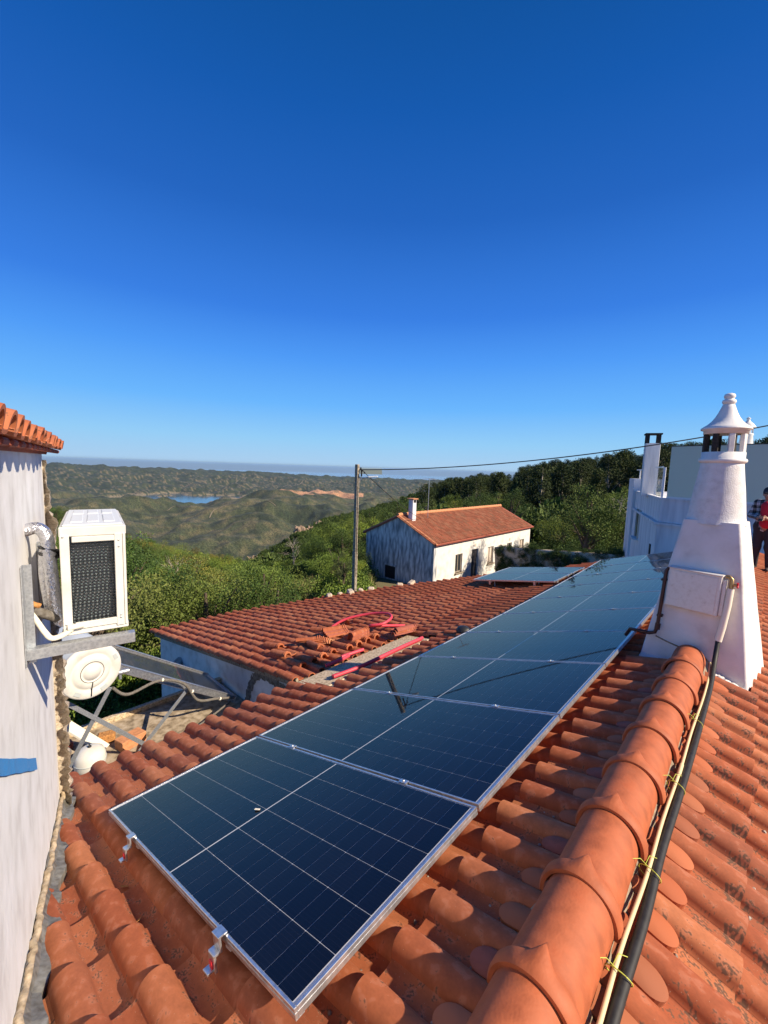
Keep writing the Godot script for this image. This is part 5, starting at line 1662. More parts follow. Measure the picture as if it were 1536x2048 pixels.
	part(rc, "cap", MB.new().lathe([Vector2(0.20, 3.30), Vector2(0.31, 3.33), Vector2(0.30, 3.38), Vector2(0.20, 3.52), Vector2(0.08, 3.64), Vector2(0.05, 3.72), Vector2(0.09, 3.76), Vector2(0.0, 3.84)], 20), M.white_smooth)

func build_street() -> void:
	var p := thing("utility_pole", "grey concrete utility pole with a street lamp beside the farmhouse", "pole", Vector3(-14.55, -8.3, -13.8))
	var sh := MB.new()
	sh.bar(Vector3(0, 4.2, 0), Vector3(0, 8.45, 0), 0.15, 0.20, 0.02)
	sh.bar(Vector3(0, -0.3, 0), Vector3(0, 4.2, 0), 0.17, 0.23, 0.02)
	part(p, "shaft", sh, M.concrete_pole)
	part(p, "cross_iron", MB.new().box(at(0.12, 8.2, -0.08), Vector3(0.30, 0.06, 0.06)).box(at(0.2, 8.05, -0.1), Vector3(0.05, 0.35, 0.05)), M.black)
	for i in 3:
		part(p, "insulator", MB.new().lathe([Vector2(0.02, 0), Vector2(0.045, 0.02), Vector2(0.03, 0.05), Vector2(0.045, 0.08), Vector2(0, 0.1)], 8, at(0.12 + 0.13 * i, 8.22 - 0.1 * i, -0.12)), M.black)
	var dirn := Vector3(0.78, 0, -0.62).normalized()
	var lamp := MB.new()
	lamp.tube(smooth_path([Vector3(0, 7.55, 0) + dirn * 0.08, Vector3(0, 7.78, 0) + dirn * 0.22, Vector3(0, 7.84, 0) + dirn * 0.5], 5), 0.025, 8)
	part(p, "lamp_arm", lamp, M.galv)
	part(p, "lamp_head", MB.new().bar(Vector3(0, 7.85, 0) + dirn * 0.48, Vector3(0, 7.90, 0) + dirn * 1.0, 0.17, 0.07, 0.02), M.ac_grey)
	part(p, "cable_run", MB.new().tube([Vector3(0.11, 8.0, 0.02), Vector3(0.11, 3.0, 0.02)], 0.018, 6), M.black)
	var top := Vector3(-14.35, -0.10, -13.9)
	var endp := Vector3(3.6, 2.95, -21.0)
	var pts := []
	for i in 41:
		var t := i / 40.0
		var q := top.lerp(endp, t)
		q.y -= 0.62 * 4.0 * t * (1.0 - t)
		pts.append(q)
	var c := part(self, "overhead_cable", MB.new().tube(pts, 0.022, 7), M.black)
	tag(c, "black overhead cable strung from the pole across to the right", "cable")
	pts = []
	for i in 21:
		var t := i / 20.0
		var q := top.lerp(Vector3(-22.5, -5.6, -33.0), t)
		q.y -= 0.5 * 4.0 * t * (1.0 - t)
		pts.append(q)
	var c2 := part(self, "service_cable", MB.new().tube(pts, 0.016, 6), M.black)
	tag(c2, "thin cable dropping from the pole to behind the farmhouse", "cable")
	# ivy-grown stone wall between farmhouse and white building
	var w := thing("garden_wall", "dark ivy-grown stone retaining wall in shade beyond the roof", "wall", Vector3(-10.2, -9.0, -26.9))
	var wb := MB.new()
	wb.bar(Vector3(-4.3, 1.05, -1.9), Vector3(5.4, 2.5, 1.7), 0.6, 4.6, 0.06)
	part(w, "stonework", wb, M.stone)

# ------------------------------------------------------------------ land
const RS := [4.0, 15.0, 30.0, 50.0, 75.0, 120.0, 180.0, 250.0, 320.0, 500.0, 900.0, 1500.0, 2100.0, 2600.0, 3100.0, 3600.0, 4400.0, 5200.0, 7000.0, 9500.0, 15000.0, 25000.0, 45000.0]
var LAND := [
	[-180, [-6.5, -6.5, -6.5, -6, -5.5, -5, -4, -3, -2, 0, 10, 0, -20, -40, -60, -80, -100, -120, -140, -160, -220, -980, -1500]],
	[-130, [-6.5, -6.8, -7, -8, -9, -12, -18, -30, -40, -80, -150, -200, -220, -230, -240, -250, -240, -200, -120, -160, -260, -980, -1500]],
	[-100, [-6.5, -7.5, -9, -10.5, -12, -16, -25, -40, -60, -110, -190, -250, -260, -260, -270, -280, -270, -220, -100, -160, -260, -980, -1500]],
	[-82, [-6.5, -8, -9.5, -10.5, -11, -17, -35, -60, -85, -140, -220, -285, -270, -250, -280, -300, -285, -225, -104, -160, -260, -980, -1500]],
	[-76, [-6.5, -8.5, -10.5, -12.5, -15, -23, -45, -70, -95, -150, -235, -300, -262, -198, -262, -318, -318, -250, -114, -170, -270, -980, -1500]],
	[-70.7, [-6.5, -8.5, -11, -14.5, -17.5, -27, -50, -75, -100, -155, -240, -310, -288, -226, -300, -360, -355, -275, -126, -185, -300, -980, -1500]],
	[-66, [-6.5, -8.5, -11, -15, -19, -30, -52, -78, -105, -160, -245, -300, -270, -248, -320, -365, -355, -280, -140, -200, -330, -980, -1500]],
	[-62, [-6.5, -8.3, -10.5, -15, -20, -30, -46, -72, -100, -160, -245, -295, -232, -205, -270, -330, -335, -270, -140, -200, -340, -980, -1500]],
	[-58, [-6.5, -8, -9.5, -14, -20, -29, -38, -55, -85, -150, -240, -300, -205, -168, -222, -226, -300, -262, -145, -210, -350, -980, -1500]],
	[-54, [-6.5, -7.8, -9, -13, -19.5, -28, -33, -40, -55, -130, -235, -310, -240, -200, -230, -226, -290, -265, -172, -225, -360, -980, -1500]],
	[-50, [-6.5, -7.5, -8.5, -12, -18, -26, -30.5, -34, -40, -110, -230, -290, -225, -210, -233, -230, -290, -270, -185, -235, -370, -980, -1500]],
	[-46, [-6.5, -7.5, -8.3, -10.5, -15, -22, -27, -31, -35, -90, -220, -280, -230, -220, -240, -250, -290, -270, -197, -240, -380, -980, -1500]],
	[-42, [-6.5, -7.5, -8.3, -9.8, -13, -19, -23.5, -27, -29, -70, -200, -260, -230, -220, -240, -250, -280, -270, -203, -245, -390, -980, -1500]],
	[-37, [-6.5, -7.3, -8.3, -9, -11.5, -15, -17.5, -19.5, -20.5, -50, -180, -240, -220, -220, -240, -250, -280, -270, -203, -245, -390, -980, -1500]],
	[-32, [-6.5, -7, -8.3, -8.8, -10, -12, -13, -13, -13.5, -40, -170, -230, -220, -220, -240, -250, -280, -270, -203, -245, -390, -980, -1500]],
	[-27, [-6.5, -7, -8.3, -8.8, -9.5, -10.5, -10.5, -10, -11, -35, -160, -220, -220, -220, -240, -250, -280, -270, -203, -245, -390, -980, -1500]],
	[-21, [-6.5, -7, -8, -8.5, -9, -9, -8, -7, -8, -30, -150, -210, -210, -220, -240, -250, -280, -270, -203, -245, -390, -980, -1500]],
	[-15, [-6.5, -7, -7.5, -7.8, -8, -7, -5, -4, -5, -25, -140, -200, -210, -220, -240, -250, -280, -270, -203, -245, -390, -980, -1500]],
	[-10, [-6.5, -6.8, -7, -7, -6.5, -5, -3.5, -2.5, -4, -20, -130, -200, -210, -220, -240, -250, -280, -270, -203, -245, -390, -980, -1500]],
	[0, [-6.5, -6.5, -6, -5.5, -5, -4, -3, -2, -2, -10, -100, -180, -200, -220, -240, -250, -280, -270, -203, -245, -390, -980, -1500]],
	[40, [-6.5, -6, -5, -4, -3, -1, 1, 3, 5, 5, -50, -120, -160, -200, -220, -240, -260, -260, -203, -245, -350, -980, -1500]],
	[100, [-6.5, -6, -5.5, -5, -4, -3, -2, 0, 2, 5, 0, -40, -80, -100, -120, -140, -150, -150, -150, -180, -260, -980, -1500]],
	[180, [-6.5, -6.5, -6.5, -6, -5.5, -5, -4, -3, -2, 0, 10, 0, -20, -40, -60, -80, -100, -120, -140, -160, -220, -980, -1500]]]
var nA := FastNoiseLite.new()
var nB := FastNoiseLite.new()
var nC := FastNoiseLite.new()

func table(az: float, r: float) -> float:
	var c := 0
	while c < LAND.size() - 2 and az > LAND[c + 1][0]: c += 1
	var t := clampf((az - LAND[c][0]) / (LAND[c + 1][0] - LAND[c][0]), 0.0, 1.0)
	t = t * t * (3.0 - 2.0 * t) * 0.6 + t * 0.4
	var k := 0
	while k < RS.size() - 2 and r > RS[k + 1]: k += 1
	var s := clampf((r - RS[k]) / (RS[k + 1] - RS[k]), 0.0, 1.0)
	s = s * s * (3.0 - 2.0 * s) * 0.5 + s * 0.5
	return lerpf(lerpf(LAND[c][1][k], LAND[c][1][k + 1], s), lerpf(LAND[c + 1][1][k], LAND[c + 1][1][k + 1], s), t)

func ground_polar(az: float, r: float) -> float:
	var a := deg_to_rad(az)
	var x := r * sin(a); var z := -r * cos(a)
	var y := table(az, r)
	if r > 12.0:
		y += nC.get_noise_2d(x * 0.9, z * 0.9) * minf((r - 12.0) * 0.012, 2.2)
	if r > 300.0:
		var g := clampf((r - 300.0) / 1200.0, 0.0, 1.0)
		if r > 9000.0: g *= clampf(1.0 - (r - 9000.0) / 9000.0, 0.35, 1.0)
		var ridge := 1.0 - absf(nA.get_noise_2d(x, z)) * 2.0
		y += g * (ridge * 40.0 - 24.0 + nB.get_noise_2d(x, z) * 42.0)
		if r > 4300.0:
			y += nB.get_noise_2d(x * 0.55 + 900.0, z * 0.55) * 26.0 * clampf((r - 4300.0) / 1500.0, 0.0, 1.0)
	return y

func ground_at(x: float, z: float) -> float:
	return ground_polar(rad_to_deg(atan2(x, -z)), sqrt(x * x + z * z))

func land_colour(az: float, r: float, x: float, y: float, z: float, slope: float) -> Color:
	var f := nC.get_noise_2d(x * 0.35, z * 0.35)
	var m := nB.get_noise_2d(x * 3.1 + 55.0, z * 3.1)
	var l := nA.get_noise_2d(x * 1.7 - 300.0, z * 1.7)
	var scrub := Color(0.044, 0.056, 0.027).lerp(Color(0.080, 0.086, 0.043), clampf(0.5 + m * 1.2, 0, 1))
	var dry := Color(0.135, 0.115, 0.062)
	var wood := Color(0.022, 0.034, 0.018)
	if r < 400.0:
		var g := Color(0.060, 0.072, 0.026).lerp(Color(0.13, 0.115, 0.055), clampf(0.45 + f * 1.6, 0, 1))
		return g
	var c := scrub.lerp(dry, clampf(f * 1.5 + l * 0.9 + 0.08, 0.0, 0.85))
	c = c.lerp(wood, clampf(m * 2.2 - l * 1.2 - 0.15, 0.0, 0.9))
	var grain := nC.get_noise_2d(x * 2.3 + 77.0, z * 2.3)
	c = c * (1.0 + grain * 0.55)
	if r > 4300.0:                                            # spotted slopes of the far side: scrub with bare pale scars
		var sp := nC.get_noise_2d(x * 0.8 + 500.0, z * 0.8)
		c = wood.lerp(scrub, clampf(0.55 + sp * 1.6, 0, 1))
		if sp > 0.30 and r < 6600.0: c = c.lerp(Color(0.26, 0.19, 0.12), 0.6)
	# bare orange earthworks beyond the middle hills, and the pale shore line
	if r > 3050.0 and r < 4250.0 and az > -62.5 and az < -45.5:
		var e := clampf((nA.get_noise_2d(x * 2.6, z * 2.6) + 0.42) * 4.0, 0.0, 1.0) * clampf((az + 62.5) * 1.2, 0, 1)
		c = c.lerp(Color(0.46, 0.245, 0.145) * (1.0 + 0.35 * grain), e)
	if r > 2700.0 and r < 3400.0 and az > -78.5 and az < -72.5 and f > -0.05:
		c = c.lerp(Color(0.40, 0.27, 0.17), 0.75)
	if y > -333.5 and y < -322.0 and r > 3000.0 and r < 5200.0 and az < -60.0:
		c = c.lerp(Color(0.30, 0.235, 0.165), 0.75)
	c.a = 1.0
	return c

func build_land() -> void:
	nA.seed = 11; nA.noise_type = FastNoiseLite.TYPE_SIMPLEX_SMOOTH; nA.frequency = 0.0011; nA.fractal_octaves = 3
	nB.seed = 12; nB.noise_type = FastNoiseLite.TYPE_SIMPLEX_SMOOTH; nB.frequency = 0.0030; nB.fractal_octaves = 3
	nC.seed = 13; nC.noise_type = FastNoiseLite.TYPE_SIMPLEX_SMOOTH; nC.frequency = 0.035; nC.fractal_octaves = 3
	var azs := []
	var a := -180.0
	while a < -92.0: azs.append(a); a += 4.0
	a = -92.0
	while a < 4.0: azs.append(a); a += 0.15
	a = 4.0
	while a < 180.0: azs.append(a); a += 4.0
	azs.append(180.0)
	var rr := []
	for i in 120: rr.append(4.0 * pow(1200.0 / 4.0, i / 120.0))
	for i in 250: rr.append(1200.0 * pow(8000.0 / 1200.0, i / 250.0))
	for i in 36: rr.append(8000.0 * pow(45000.0 / 8000.0, i / 35.0))
	var na := azs.size(); var nr := rr.size()
	var vs := PackedVector3Array(); vs.resize(na * nr + 1)
	var cs := PackedColorArray(); cs.resize(na * nr + 1)
	for i in na:
		var az: float = azs[i]
		var s := sin(deg_to_rad(az)); var c := -cos(deg_to_rad(az))
		for j in nr:
			var r: float = rr[j]
			var y := ground_polar(az, r)
			vs[i * nr + j] = Vector3(r * s, y, r * c)
			cs[i * nr + j] = land_colour(az, r, r * s, y, r * c, 0.0)
	vs[na * nr] = Vector3(0, -6.5, 0); cs[na * nr] = Color(0.08, 0.08, 0.04)
	var ix := PackedInt32Array()
	ix.resize((na - 1) * (nr - 1) * 6 + (na - 1) * 3)
	var q := 0
	for i in na - 1:
		for j in nr - 1:
			var p := i * nr + j
			ix[q] = p; ix[q + 1] = p + 1; ix[q + 2] = p + nr
			ix[q + 3] = p + 1; ix[q + 4] = p + nr + 1; ix[q + 5] = p + nr
			q += 6
		ix[q] = na * nr; ix[q + 1] = i * nr; ix[q + 2] = (i + 1) * nr
		q += 3
	var ns := PackedVector3Array(); ns.resize(vs.size())
	for t in range(0, ix.size(), 3):
		var n := (vs[ix[t + 1]] - vs[ix[t]]).cross(vs[ix[t + 2]] - vs[ix[t]])
		if n.y < 0: n = -n
		n = n.normalized()
		ns[ix[t]] += n; ns[ix[t + 1]] += n; ns[ix[t + 2]] += n
	for t in ns.size(): ns[t] = ns[t].normalized()
	var arr := []; arr.resize(Mesh.ARRAY_MAX)
	arr[Mesh.ARRAY_VERTEX] = vs; arr[Mesh.ARRAY_NORMAL] = ns; arr[Mesh.ARRAY_COLOR] = cs; arr[Mesh.ARRAY_INDEX] = ix
	var m := ArrayMesh.new()
	m.add_surface_from_arrays(Mesh.PRIMITIVE_TRIANGLES, arr)
	setting("ground", m, M.terrain)
	# reservoir
	var w := MB.new()
	var P := []
	for azd in range(-80, -54, 2):
		P.append([polar(azd, 2900.0, -334.0), polar(azd, 5400.0, -334.0)])
	for i in P.size() - 1:
		w.quad(P[i][0], P[i + 1][0], P[i + 1][1], P[i][1])
	setting("lake", w, M.water)
	var sea := MB.new()
	P = []
	for azd in range(-180, 181, 5):
		P.append([polar(azd, 12000.0, -900.0), polar(azd, 60000.0, -900.0)])
	for i in P.size() - 1:
		sea.quad(P[i][0], P[i + 1][0], P[i + 1][1], P[i][1])
	setting("sea", sea, M.sea)
	# dirt tracks on the middle hills
	track([[-65.6, 2120], [-65.3, 2160], [-64.4, 2210], [-63.0, 2260], [-61.0, 2250], [-59.0, 2160], [-57.4, 2120]], 4.0)
	track([[-73.0, 2480], [-71.6, 2500], [-70.5, 2520], [-69.5, 2560], [-68.0, 2550]], 4.0)
	track([[-70.0, 5100], [-67.0, 5500], [-63.0, 5700], [-60.0, 6200]], 8.0)
	track([[-58.0, 5000], [-55.0, 5500], [-53.0, 6000], [-50.0, 6300]], 8.0)

func polar(az: float, r: float, y: float) -> Vector3:
	return Vector3(r * sin(deg_to_rad(az)), y, -r * cos(deg_to_rad(az)))

func track(pts: Array, width: float) -> void:
	var p := []
	for q in pts: p.append(polar(q[0], q[1], 0))
	var s := smooth_path(p, 24)
	var b := MB.new()
	b.smooth(0)
	var prev := []
	for i in s.size():
		var d: Vector3 = (s[mini(i + 1, s.size() - 1)] - s[maxi(i - 1, 0)])
		var n := Vector3(-d.z, 0, d.x).normalized() * width * 0.5
		var l: Vector3 = s[i] + n; var r: Vector3 = s[i] - n
		var y := maxf(ground_at(l.x, l.z), maxf(ground_at(r.x, r.z), ground_at(s[i].x, s[i].z))) + 2.0
		l.y = y; r.y = y
		if i > 0: b.quad(prev[0], l, r, prev[1])
		prev = [l, r]
	setting("dirt_track", b, M.track)

# ------------------------------------------------------------------ plants
class Leaves:
	var v := PackedVector3Array()
	var n := PackedVector3Array()
	var c := PackedColorArray()
	func leaf(p: Vector3, along: Vector3, side: Vector3, col: Color) -> void:
		var nn := along.cross(side).normalized()
		var tip := p + along
		var l := p + along * 0.45 + side * 0.5 - nn * side.length() * 0.12
		var r := p + along * 0.45 - side * 0.5 - nn * side.length() * 0.12
		for q in [p, l, tip, p, tip, r]:
			v.append(q); n.append(nn); c.append(col)
	func mesh() -> ArrayMesh:
		var arr := []; arr.resize(Mesh.ARRAY_MAX)
		arr[Mesh.ARRAY_VERTEX] = v; arr[Mesh.ARRAY_NORMAL] = n; arr[Mesh.ARRAY_COLOR] = c
		var m := ArrayMesh.new()
		m.add_surface_from_arrays(Mesh.PRIMITIVE_TRIANGLES, arr)
		return m

func rdir() -> Vector3:
	var d := Vector3(rng.randfn(), rng.randfn(), rng.randfn())
	return d.normalized() if d.length() > 0.01 else Vector3.UP

func crown(clumps: Array, per: int, cr: float, size: float, aspect: float, base: Color, alt: Color, droop := 0.0) -> ArrayMesh:
	var L := Leaves.new()
	for c in clumps:
		var tone := base.lerp(alt, rng.randf()) * rng.randf_range(0.75, 1.2)
		var rad: float = cr * c[1]
		for i in int(per * c[1] * c[1]):
			var d := rdir()
			var p: Vector3 = c[0] + d * rad * pow(rng.randf(), 0.45) * Vector3(1, 0.8, 1)
			var along := (d * 0.8 + rdir() + Vector3(0, 0.25 - droop, 0)).normalized() * size * rng.randf_range(0.7, 1.3)
			var side := along.cross(rdir()).normalized() * size * aspect * rng.randf_range(0.8, 1.2)
			var col := tone * rng.randf_range(0.78, 1.22)
			col.a = 1.0
			L.leaf(p, along, side, col)
	return L.mesh()

func limbs(h: float, r: float, clumps: Array, lean: Vector3, every := 2) -> ArrayMesh:
	var b := MB.new()
	var tip := Vector3(lean.x, h, lean.z)
	b.tube([Vector3(0, -0.5, 0), lean * 0.15 + Vector3(0, h * 0.3, 0), lean * 0.5 + Vector3(0.05, h * 0.62, 0), tip], [r * 1.25, r, r * 0.7, r * 0.2], 7)
	for i in range(0, clumps.size(), every):
		var q: Vector3 = clumps[i][0]
		var y0 := clampf(q.y * rng.randf_range(0.45, 0.75), h * 0.15, h * 0.95)
		var s := lean * (y0 / h) + Vector3(0, y0, 0)
		b.tube([s, s.lerp(q, 0.55) + Vector3(0, 0.08 * h * 0.3, 0), q], [r * 0.38, r * 0.22, r * 0.06], 5, false)
	return b.mesh()

var PLANTS := {}
func broad(seed_: int, h: float, rad: float, leafs: float, base: Color, alt: Color, n := 46) -> Dictionary:
	rng.seed = seed_
	var cl := []
	for i in n:
		var d := rdir()
		if d.y < -0.35: d.y = -d.y * 0.5
		var k := rng.randf_range(0.50, 1.12)
		cl.append([Vector3(d.x * rad * k, h * 0.56 + d.y * h * 0.40 * k, d.z * rad * k), rng.randf_range(0.45, 1.2)])
	return {"crown": crown(cl, 330, rad * 0.29, leafs, 0.62, base, alt), "trunk": limbs(h * 0.8, 0.045 * h, cl, Vector3(rng.randf_range(-0.3, 0.3), 0, rng.randf_range(-0.3, 0.3)), 4), "h": h}

func pine(seed_: int, h: float) -> Dictionary:
	rng.seed = seed_
	var cl := []
	var y := h * rng.randf_range(0.22, 0.38)
	while y < h * 0.98:
		var t := (y - h * 0.35) / (h * 0.65)
		var w := h * (0.21 * (1.0 - t * t) + 0.035) * rng.randf_range(0.65, 1.2)
		var m := 3 + rng.randi() % 3
		for i in m:
			var a := TAU * (i + rng.randf()) / m
			var k := rng.randf_range(0.45, 1.0)
			cl.append([Vector3(cos(a) * w * k, y + rng.randf_range(-0.3, 0.35), sin(a) * w * k), rng.randf_range(0.7, 1.25)])
		y += h * rng.randf_range(0.060, 0.095)
	cl.append([Vector3(0, h * 0.985, 0), 0.6])
	return {"crown": crown(cl, 135, h * 0.080, 0.36, 0.34, Color(0.030, 0.044, 0.018), Color(0.052, 0.064, 0.024)), "trunk": limbs(h * 0.96, 0.016 * h, cl, Vector3(rng.randf_range(-0.3, 0.3), 0, rng.randf_range(-0.3, 0.3)), 3), "h": h}

func bush(seed_: int, rad: float, leafs: float, base: Color, alt: Color, n: int, per: int) -> ArrayMesh:
	rng.seed = seed_
	var cl := []
	for i in n:
		var d := rdir()
		d.y = absf(d.y)
		var k := rng.randf_range(0.4, 0.95)
		cl.append([Vector3(d.x * rad * k, rad * 0.12 + d.y * rad * 0.95 * k, d.z * rad * k), rng.randf_range(0.7, 1.25)])
	return crown(cl, per, rad * 0.36, leafs, 0.62, base, alt)

func plant(kind: String, called: String, label: String, category: String, group: String, p: Vector3, s: float, leaf: Material, bark: Material) -> void:
	var d: Dictionary = PLANTS[kind]
	var t := thing(called, label, category, p, group)
	t.transform = Transform3D(Basis(Vector3.UP, rng.randf() * TAU).scaled(Vector3(s * rng.randf_range(0.9, 1.12), s, s * rng.randf_range(0.9, 1.12))), p)
	part(t, "trunk", d.trunk, bark)
	part(t, "crown", d.crown, leaf)

func lut(t: Array, x: float) -> float:
	for i in t.size() - 1:
		if x <= t[i + 1][0]:
			return lerpf(t[i][1], t[i + 1][1], clampf((x - t[i][0]) / (t[i + 1][0] - t[i][0]), 0, 1))
	return t[-1][1]

const CANOPY := [[-95, -3.0], [-82, -3.76], [-74.9, -7.6], [-70.7, -9.3], [-66.8, -10.4], [-63.8, -11.5], [-59.4, -12.1], [-54, -12.0], [-50, -11.0], [-46, -10.0]]
const SKYLINE := [[-60, -10.8], [-56, -9.4], [-51.5, -7.31], [-47.4, -6.21], [-43.3, -4.36], [-37.1, -2.43], [-33.8, -1.28], [-27.3, -0.37], [-21.2, 1.44], [-15.6, 2.18], [-11, 3.3], [0, 4.5], [10, 5]]

func build_plants() -> void:
	var g1 := Color(0.098, 0.132, 0.030); var g2 := Color(0.165, 0.190, 0.042)
	var d1 := Color(0.048, 0.078, 0.022); var d2 := Color(0.080, 0.105, 0.034)
	PLANTS.broad_a = broad(101, 5.2, 2.3, 0.085, g1, g2)
	PLANTS.broad_b = broad(102, 4.6, 2.0, 0.075, d1, g1)
	PLANTS.broad_c = broad(103, 5.8, 2.2, 0.085, d1, d2, 52)
	PLANTS.broad_d = broad(104, 4.2, 2.2, 0.070, g1, Color(0.16, 0.17, 0.045))
	PLANTS.slender = broad(105, 6.6, 1.25, 0.075, Color(0.06, 0.075, 0.035), Color(0.10, 0.105, 0.05), 34)
	PLANTS.open = broad(106, 5.4, 2.4, 0.075, d2, g2, 26)
	for i in 5: PLANTS["pine_%d" % i] = pine(201 + i, [11.0, 12.5, 10.0, 11.8, 9.0][i])
	var bush_a := bush(301, 1.2, 0.080, g1, g2, 18, 170)
	var bush_b := bush(302, 1.0, 0.075, d1, d2, 16, 150)
	var shrub := bush(303, 1.3, 0.26, d1, d2, 14, 80)
	rng.seed = 77
	# thicket on the slope to the left
	var kinds := ["broad_a", "broad_b", "broad_c", "broad_d"]
	var count := 0
	var tries := 0
	var spots := []
	while count < 205 and tries < 6000:
		tries += 1
		var az := rng.randf_range(-86.0, -47.0)
		var r := lerpf(12.5, 92.0, pow(rng.randf(), 1.25))
		var p := polar(az, r, 0)
		if p.x > -12.6 and p.z < -1.5: continue
		if r < 36.0 and az > -57.0 and az < -49.5: continue      # the open field
		if p.x > -15.5 and p.z < -10.0: continue
		var ok := true
		for s in spots:
			if Vector2(s.x - p.x, s.z - p.z).length() < 2.1 + r * 0.006:
				ok = false
				break
		if not ok: continue
		p.y = ground_at(p.x, p.z) - 0.15
		var allow := r * tan(deg_to_rad(lut(CANOPY, az) - absf(rng.randfn()) * 1.3)) - p.y
		if allow < 1.6: continue
		var k: String = ["broad_a", "broad_b", "broad_c", "broad_d", "slender", "open"][rng.randi() % 6]
		var s: float = minf(allow, PLANTS[k].h * rng.randf_range(0.7, 1.2)) / PLANTS[k].h
		spots.append(p)
		var tint: int = [0, 1, 2, 3, 4, 5, 0, 2, 1, 3][rng.randi() % 10]
		var where := "close below the lean-to and the terrace" if r < 26.0 else ("halfway down the wooded slope" if r < 55.0 else "where the slope drops to the valley")
		var look: String = ["mid-green", "dark green", "yellow-green", "mid-green", "grey-green", "brownish"][tint]
		plant(k, "leafy_tree", "%s leafy tree %s" % [look, where], "tree", "%s trees %s" % [look, where], p, s, [M.leaf_a, M.leaf_b, M.leaf_c, M.leaf_a, M.leaf_d, M.leaf_e][tint], M.bark)
		count += 1
	# undergrowth between them and scrub over the hillside on the right: nobody could count it
	var xa := []; var xb := []; var xs := []
	for i in 2600:
		var az := rng.randf_range(-88.0, -46.0)
		var r := lerpf(11.0, 110.0, pow(rng.randf(), 1.1))
		var p := polar(az, r, 0)
		if p.x > -12.2 and p.z < -1.5: continue
		if p.x > -15.2 and p.z < -10.0: continue
		if r < 34.0 and az > -57.0 and az < -49.5: continue
		p.y = ground_at(p.x, p.z)
		var s := rng.randf_range(0.6, 1.5)
		if r * tan(deg_to_rad(lut(CANOPY, az))) - p.y < s * 1.2: continue
		(xa if rng.randf() < 0.55 else xb).append(Transform3D(Basis(Vector3.UP, rng.randf() * TAU).scaled(Vector3(s, s * rng.randf_range(0.8, 1.2), s)), p))
	for i in 500:                                               # hedge line below the field and around the pole
		var az := rng.randf_range(-63.0, -36.0)
		var r := rng.randf_range(33.0, 56.0)
		var p := polar(az, r, 0)
		if p.x > -24.5 and p.x < -15.0: continue
		p.y = ground_at(p.x, p.z)
		var s := rng.randf_range(0.8, 1.7)
		(xa if rng.randf() < 0.4 else xb).append(Transform3D(Basis(Vector3.UP, rng.randf() * TAU).scaled(Vector3(s, s, s)), p))
	for i in 260:                                               # dark bushes round the stone wall
		var p := Vector3(rng.randf_range(-12.4, -4.5), 0, 0)
		p.z = -29.8 + (p.x + 14.4) * 0.38 - absf(rng.randfn()) * 7.0
		p.y = ground_at(p.x, p.z) - 0.1
		var s := rng.randf_range(0.9, 1.5)
		xb.append(Transform3D(Basis(Vector3.UP, rng.randf() * TAU).scaled(Vector3(s, s * 1.2, s)), p))
	for i in 240:
		var p := polar(rng.randf_range(-20.0, -9.0), rng.randf_range(36.0, 66.0), 0)
		p.y = ground_at(p.x, p.z) - 0.1
		var s := rng.randf_range(1.0, 2.0)
		xb.append(Transform3D(Basis(Vector3.UP, rng.randf() * TAU).scaled(Vector3(s, s * 1.2, s)), p))
	for i in 9000:
		var az := rng.randf_range(-60.0, 4.0)
		var r := lerpf(52.0, 340.0, pow(rng.randf(), 0.8))
		var p := polar(az, r, 0)
		if p.x > -25.0 and p.x < -15.0 and p.z > -40.0: continue
		p.y = ground_at(p.x, p.z) - 0.2
		if az < -52.0 and nC.get_noise_2d(p.x * 0.6, p.z * 0.6) > 0.18: continue
		var s := rng.randf_range(0.8, 2.2) * (1.0 if az < -40.0 else 1.35)
		if p.y + s * 1.2 > r * tan(deg_to_rad(lut(SKYLINE, az))): continue
		xs.append(Transform3D(Basis(Vector3.UP, rng.randf() * TAU).scaled(Vector3(s, s * rng.randf_range(0.8, 1.3), s)), p))
	var lab := ["light green undergrowth between the trees of the thicket", "dark green undergrowth between the trees of the thicket", "dense dark scrub covering the hillside behind the farmhouse"]
	var set3 := [[bush_a, xa, M.leaf_a], [bush_b, xb, M.leaf_b], [shrub, xs, M.leaf_b]]
	for i in 3:
		var o := mass(self, "undergrowth", set3[i][0], set3[i][2], set3[i][1])
		tag(o, lab[i], "shrubs", "", "stuff")
	# round trees on the near hillside
	var near := []
	count = 0; tries = 0
	while count < 92 and tries < 4000:
		tries += 1
		var az := rng.randf_range(-50.0, -8.0)
		var r := lerpf(44.0, 150.0, rng.randf())
		var p := polar(az, r, 0)
		if p.x > -26.0 and p.x < -13.0 and p.z > -43.0: continue
		if az > -14.0 and r < 60.0: continue
		var ok := true
		for s in near:
			if Vector2(s.x - p.x, s.z - p.z).length() < 3.2: ok = false
		if not ok: continue
		near.append(p)
		p.y = ground_at(p.x, p.z) - 0.2
		var allow := r * tan(deg_to_rad(lut(SKYLINE, az))) - p.y
		var k: String = kinds[rng.randi() % 4]
		var s: float = minf(allow, PLANTS[k].h * rng.randf_range(0.8, 1.35)) / PLANTS[k].h
		if s < 0.35: continue
		var dk := rng.randi() % 3 == 1
		var where := "near the farmhouse" if r < 85.0 else "higher on the hillside behind the farmhouse"
		plant(k, "round_tree", "round-headed %s tree %s" % ["very dark" if dk else "green", where], "tree", "round %s trees %s" % ["dark" if dk else "green", where], p, s, M.pine_b if dk else M.leaf_b, M.bark)
		count += 1
	# pines
	count = 0; tries = 0
	var pn := []
